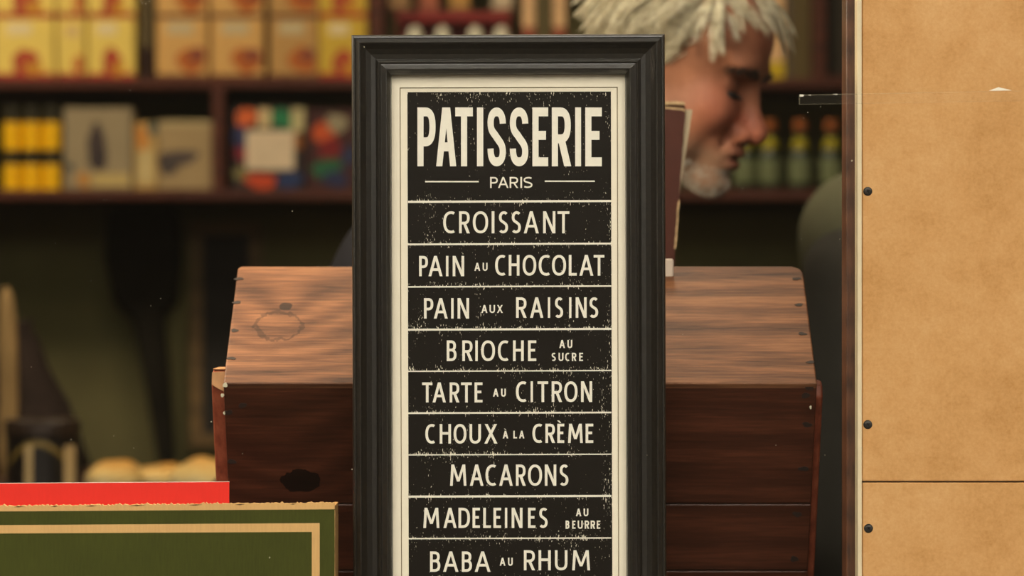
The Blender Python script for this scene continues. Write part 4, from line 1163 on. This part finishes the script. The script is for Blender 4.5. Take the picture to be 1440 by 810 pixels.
def skin(name, base, redc, stub, lipc, lidc):
    t = NT(name, 0.5, 0.22)
    n1_ = t.noise(t.coord(), 38, 5, 0.6); n2_ = t.noise(t.coord(), 420, 2, 0.7)
    b = lin(*base)
    c_ = t.ramp(n1_, [(0.3, tuple(v_*0.8 for v_ in b[:3])+(1,)), (0.7, tuple(v_*1.18 for v_ in b[:3])+(1,))])
    a = t.n('Attribute', attribute_name='zones'); sp_ = t.n('SeparateColor'); t.l(a.outputs['Color'], sp_.inputs[0])
    c_ = t.mix(t.math('MULTIPLY', sp_.outputs[0], 0.7), c_, lin(*redc))
    st = t.math('MULTIPLY', sp_.outputs[1], t.math('MULTIPLY_ADD', n2_, 0.8, -0.05), clamp=True)
    c_ = t.mix(st, c_, lin(*stub))
    c_ = t.mix(t.math('MULTIPLY', sp_.outputs[2], 0.7), c_, lin(*lipc))
    c_ = t.mix(t.math('MULTIPLY', a.outputs['Alpha'], 0.55), c_, lin(*lidc))
    t.base(c_)
    t.b.inputs['Subsurface Weight'].default_value = 0.0
    t.bump(n2_, 0.12, 0.001)
    return t.m
m_skin = skin('tanned_skin', (158, 107, 79), (192, 104, 82), (166, 146, 120), (150, 84, 70), (118, 72, 48))
def cloth(name, rgb, var=0.12):
    t = NT(name, 0.9, 0.15)
    a = t.noise(t.coord((1, 1, 1)), 420, 2); b_ = t.noise(t.coord((1, 1, 1)), 9, 3)
    c = lin(*rgb); f_ = t.math('ADD', t.math('MULTIPLY', a, 0.5), t.math('MULTIPLY', b_, 0.5))
    t.base(t.ramp(f_, [(0.3, tuple(x*(1-var) for x in c[:3])+(1,)), (0.7, tuple(x*(1+var) for x in c[:3])+(1,))]))
    t.bump(b_, 0.3, 0.01)
    return t.m

def strand_mesh(name, strands, mat, parent, M, w0=0.00045, seg=6):
    """strands: list of head-local polylines -> tapered three-sided hairs in one mesh"""
    verts, faces = [], []
    loc = np.array(parent.location)
    for pts in strands:
        P = np.array([mp(M, p) for p in pts])-loc
        n = len(P); b0 = len(verts)
        for i in range(n):
            tg = P[min(i+1, n-1)]-P[max(i-1, 0)]; tg /= np.linalg.norm(tg)+1e-9
            a = np.cross(tg, (0.31, 0.52, 0.79)); a /= np.linalg.norm(a)+1e-9; b = np.cross(tg, a)
            r = w0*(1-0.75*(i/(n-1))**2)
            for j in range(3):
                q = 2.094*j
                verts.append(tuple(P[i]+r*(a*math.cos(q)+b*math.sin(q))))
        for i in range(n-1):
            for j in range(3):
                faces.append((b0+3*i+j, b0+3*i+(j+1) % 3, b0+3*i+3+(j+1) % 3, b0+3*i+3+j))
    me = bpy.data.meshes.new(name); me.from_pydata(verts, [], faces)
    me.polygons.foreach_set('use_smooth', [True]*len(me.polygons)); me.materials.append(mat)
    o = bpy.data.objects.new(name, me); COL.objects.link(o); o.parent = parent
    return o
def hair_mat(name, dark, light):
    t = NT(name, 0.45, 0.4)
    f_ = t.noise(t.coord((1, 1, 1)), 120, 3, 0.7)
    t.base(t.ramp(f_, [(0.3, lin(*dark)), (0.7, lin(*light))]))
    return t.m
def on_skull(th, ph, lift=0.0):
    """th round the vertical from the face, ph up from the ear line -> point and normal"""
    d = np.array((math.cos(ph)*math.cos(th), math.cos(ph)*math.sin(th), math.sin(ph)))
    c = np.array((-0.010, 0, 0.030)); r = np.array((0.099, 0.079, 0.088))
    k = 1/np.sqrt(((d/r)**2).sum())
    p = c+d*k; n = d/r**2; n /= np.linalg.norm(n)
    return p+n*lift, n
def in_hair(th, ph, jit):
    a = abs(th)
    if a < 0.60: line = 0.86
    elif a < 1.15: line = 0.86-(a-0.60)/0.55*0.88
    elif a < 1.45: line = -0.02-(a-1.15)/0.30*0.38
    elif a < 1.95: line = -0.05
    else: line = -0.05-(a-1.95)*0.75
    return ph >= line+jit
def locks(R, N, per, top_len, side_len):
    out = []; n_ = 0
    while n_ < N:
        th = R.uniform(-math.pi, math.pi); ph = math.asin(R.uniform(-0.75, 1))
        if not in_hair(th, ph, R.uniform(-0.05, 0.05)): continue
        n_ += 1
        p, n = on_skull(th, ph, -0.001)
        top = float(np.clip((ph-0.2)/0.5, 0, 1))
        front = float(np.clip((p[0]-0.010)/0.03, 0, 1))*top
        L = (side_len*(1-top)+top_len*top)*R.uniform(0.75, 1.25)
        sw = R.normal(0, 0.35)
        fl = front*np.array((1.0, 0.15+sw, -0.15))+(1-front)*np.array((-0.75, 0.5*math.copysign(1, p[1])*top+0.2*sw, -0.75))
        fl += R.normal(0, 0.12, 3); fl -= n*(fl@n); fl /= np.linalg.norm(fl)+1e-9
        lift = (0.45+0.55*front)*R.uniform(0.7, 1.3)*(0.4+0.6*top)
        droop = R.uniform(0.25, 0.6)*(0.4+0.6*top)
        def path(q, m, LL):
            r = []
            for i in range(7):
                t = i/6
                r.append(q+m*lift*LL*0.55*math.sin(min(t*1.5, 1.57))*(1-0.3*t)+fl*LL*t*(0.6+0.35*t)+np.array((0, 0, -1.0))*t*t*LL*droop)
            return np.array(r)
        C = path(p, n, L)
        for _ in range(per):
            q, m = on_skull(th+R.normal(0, 0.05)/max(0.3, math.cos(ph)), ph+R.normal(0, 0.05), -0.001)
            S_ = path(q, m, L*R.uniform(0.85, 1.05)); w = (np.linspace(0, 1, 7)**1.2*0.55)[:, None]
            out.append(S_*(1-w)+(C+R.normal(0, 0.0007, 3))*w)
    return out
# --- the man behind the print: grey hair, bowed head in profile, dark sweater, leaning over the counter work
MH = frame_matrix((0.186, 0.76, 1.497), math.radians(-19), math.radians(18))
J1 = dict(pelvis=(-0.26, 0.80, 0.96), chest=(-0.08, 0.78, 1.24), neck=(0.035, 0.765, 1.375),
          shoulderL=(-0.01, 0.955, 1.31), shoulderR=(0.0, 0.595, 1.305), elbowL=(0.03, 1.03, 1.03), elbowR=(0.03, 0.56, 1.03),
          wristL=(0.16, 0.93, 0.90), wristR=(0.16, 0.66, 0.89), hipL=(-0.27, 0.89, 0.90), hipR=(-0.27, 0.71, 0.90),
          kneeL=(-0.25, 0.90, 0.49), kneeR=(-0.23, 0.70, 0.49), ankleL=(-0.27, 0.90, 0.09), ankleR=(-0.25, 0.70, 0.09))
man, man_body = person('person with silver hair bowing in profile behind the framed print, navy sweater', MH, J1, (1, 0, 0), 'sweater',
             cloth('navy_wool', (30, 29, 32)), cloth('dark_trouser_cloth', (36, 34, 34)), m_skin, (-0.26, 0.80, 0))
R1 = np.random.default_rng(3)
m_grey = hair_mat('silver_blond_hair', (176, 160, 122), (250, 244, 214))
hairs = locks(R1, 900, 16, 0.055, 0.026)
strand_mesh('hair', hairs, m_grey, man, MH, 0.0006)
# brows, lashes, chin stubble
Vb = np.array([v.co for v in man_body.data.vertices])+np.array(man.location)
Lb = (Vb-MH[:3, 3])@MH[:3, :3]
nb_ = np.array([v.normal for v in man_body.data.vertices])@MH[:3, :3]
br_ = []
zc_ = 0.0125+0.006*np.sin(np.clip((np.abs(Lb[:, 1])-0.008)/0.045, 0, 1)*2.6)
bsel = np.where((np.abs(Lb[:, 2]-zc_) < 0.0042) & (np.abs(Lb[:, 1]) > 0.008) & (np.abs(Lb[:, 1]) < 0.054) & (Lb[:, 0] > 0.045) & (nb_[:, 0] > 0.1))[0]
for i in R1.choice(bsel, 340):
    u = (abs(Lb[i][1])-0.008)/0.046; q = math.copysign(1, Lb[i][1])
    d_ = np.array((0.0, q*0.9, 0.45-0.8*u))+nb_[i]*0.35+R1.normal(0, 0.25, 3); d_ /= np.linalg.norm(d_)
    br_.append([Lb[i]-nb_[i]*0.0005, Lb[i]+d_*0.0045, Lb[i]+d_*0.009])
m_brow = hair_mat('dark_brow_hair', (50, 38, 30), (88, 72, 58))
strand_mesh('eyebrow', br_, m_brow, man, MH, 0.0006)
la = []
lsel = np.where((np.abs(Lb[:, 2]+0.0105) < 0.0032) & (np.abs(np.abs(Lb[:, 1])-0.033) < 0.0165) & (Lb[:, 0] > 0.055) & (nb_[:, 0] > 0))[0]
for i in R1.choice(lsel, 500):
    d_ = nb_[i]*1.0+np.array((0.2, 0, -0.7))+R1.normal(0, 0.2, 3); d_ /= np.linalg.norm(d_)
    la.append([Lb[i]-nb_[i]*0.0004, Lb[i]+d_*0.002, Lb[i]+d_*0.004])
strand_mesh('eyelashes', la, hair_mat('lash_hair', (22, 16, 12), (34, 26, 20)), man, MH, 0.0009)
sel = np.where((Lb[:, 0] > 0.048) & (Lb[:, 2] < -0.092) & (Lb[:, 2] > -0.128) & (np.abs(Lb[:, 1]) < 0.055))[0]
bd = []
for i in R1.choice(sel, 1000):
    d_ = nb_[i]*0.8+np.array((0.1, 0, -0.8))+R1.normal(0, 0.25, 3); d_ /= np.linalg.norm(d_)
    bd.append([Lb[i]-nb_[i]*0.0005, Lb[i]+d_*0.002, Lb[i]+d_*0.004])
strand_mesh('beard', bd, hair_mat('white_stubble', (164, 148, 126), (224, 214, 194)), man, MH, 0.00042)

# --- second person, back turned, grey-green jacket with a darker rounded back panel
px0 = 0.582; py0 = 1.08
M2 = frame_matrix((px0+0.005, py0+0.03, 1.575), math.radians(80), math.radians(8))
J2 = dict(pelvis=(px0, py0, 0.95), chest=(px0, py0, 1.24), neck=(px0, py0, 1.425),
          shoulderL=(px0-0.150, py0, 1.315), shoulderR=(px0+0.150, py0, 1.315), elbowL=(px0-0.172, py0-0.01, 1.06), elbowR=(px0+0.175, py0-0.01, 1.06),
          wristL=(px0-0.05, py0+0.22, 1.02), wristR=(px0+0.05, py0+0.22, 1.02), hipL=(px0-0.09, py0, 0.90), hipR=(px0+0.09, py0, 0.90),
          kneeL=(px0-0.10, py0, 0.49), kneeR=(px0+0.10, py0, 0.49), ankleL=(px0-0.10, py0, 0.09), ankleR=(px0+0.10, py0, 0.09))
m_jacket = cloth('grey_green_jacket_cloth', (96, 95, 72))
p2, _ = person('person in grey-green jacket, back turned, mostly hidden by the fibreboard', M2, J2, (0, 1, 0), 'jacket', m_jacket,
               cloth('dark_green_trouser', (40, 42, 36)), m_skin, (px0, py0, 0))
bk = Field(axis(px0-0.25, px0+0.25, 0.006), axis(py0-0.25, py0+0.1, 0.006), axis(0.78, 1.45, 0.006))
for q in (-1, 1):
    bk.cone((px0+q*0.085, py0-0.030, 0.90), (px0+q*0.080, py0-0.028, 1.235), 0.112, 0.105, 0.05)
    bk.cone((px0+q*0.166, py0-0.036, 0.95), (px0+q*0.158, py0-0.036, 1.268), 0.070, 0.070, 0.05)
field_obj('dark_back_panel', bk, cloth('dark_grey_panel', (54, 52, 46)), p2, 2)
hr2 = locks(np.random.default_rng(5), 420, 12, 0.036, 0.022)
strand_mesh('hair', hr2, hair_mat('brown_hair', (36, 28, 22), (70, 54, 40)), p2, M2, 0.001)
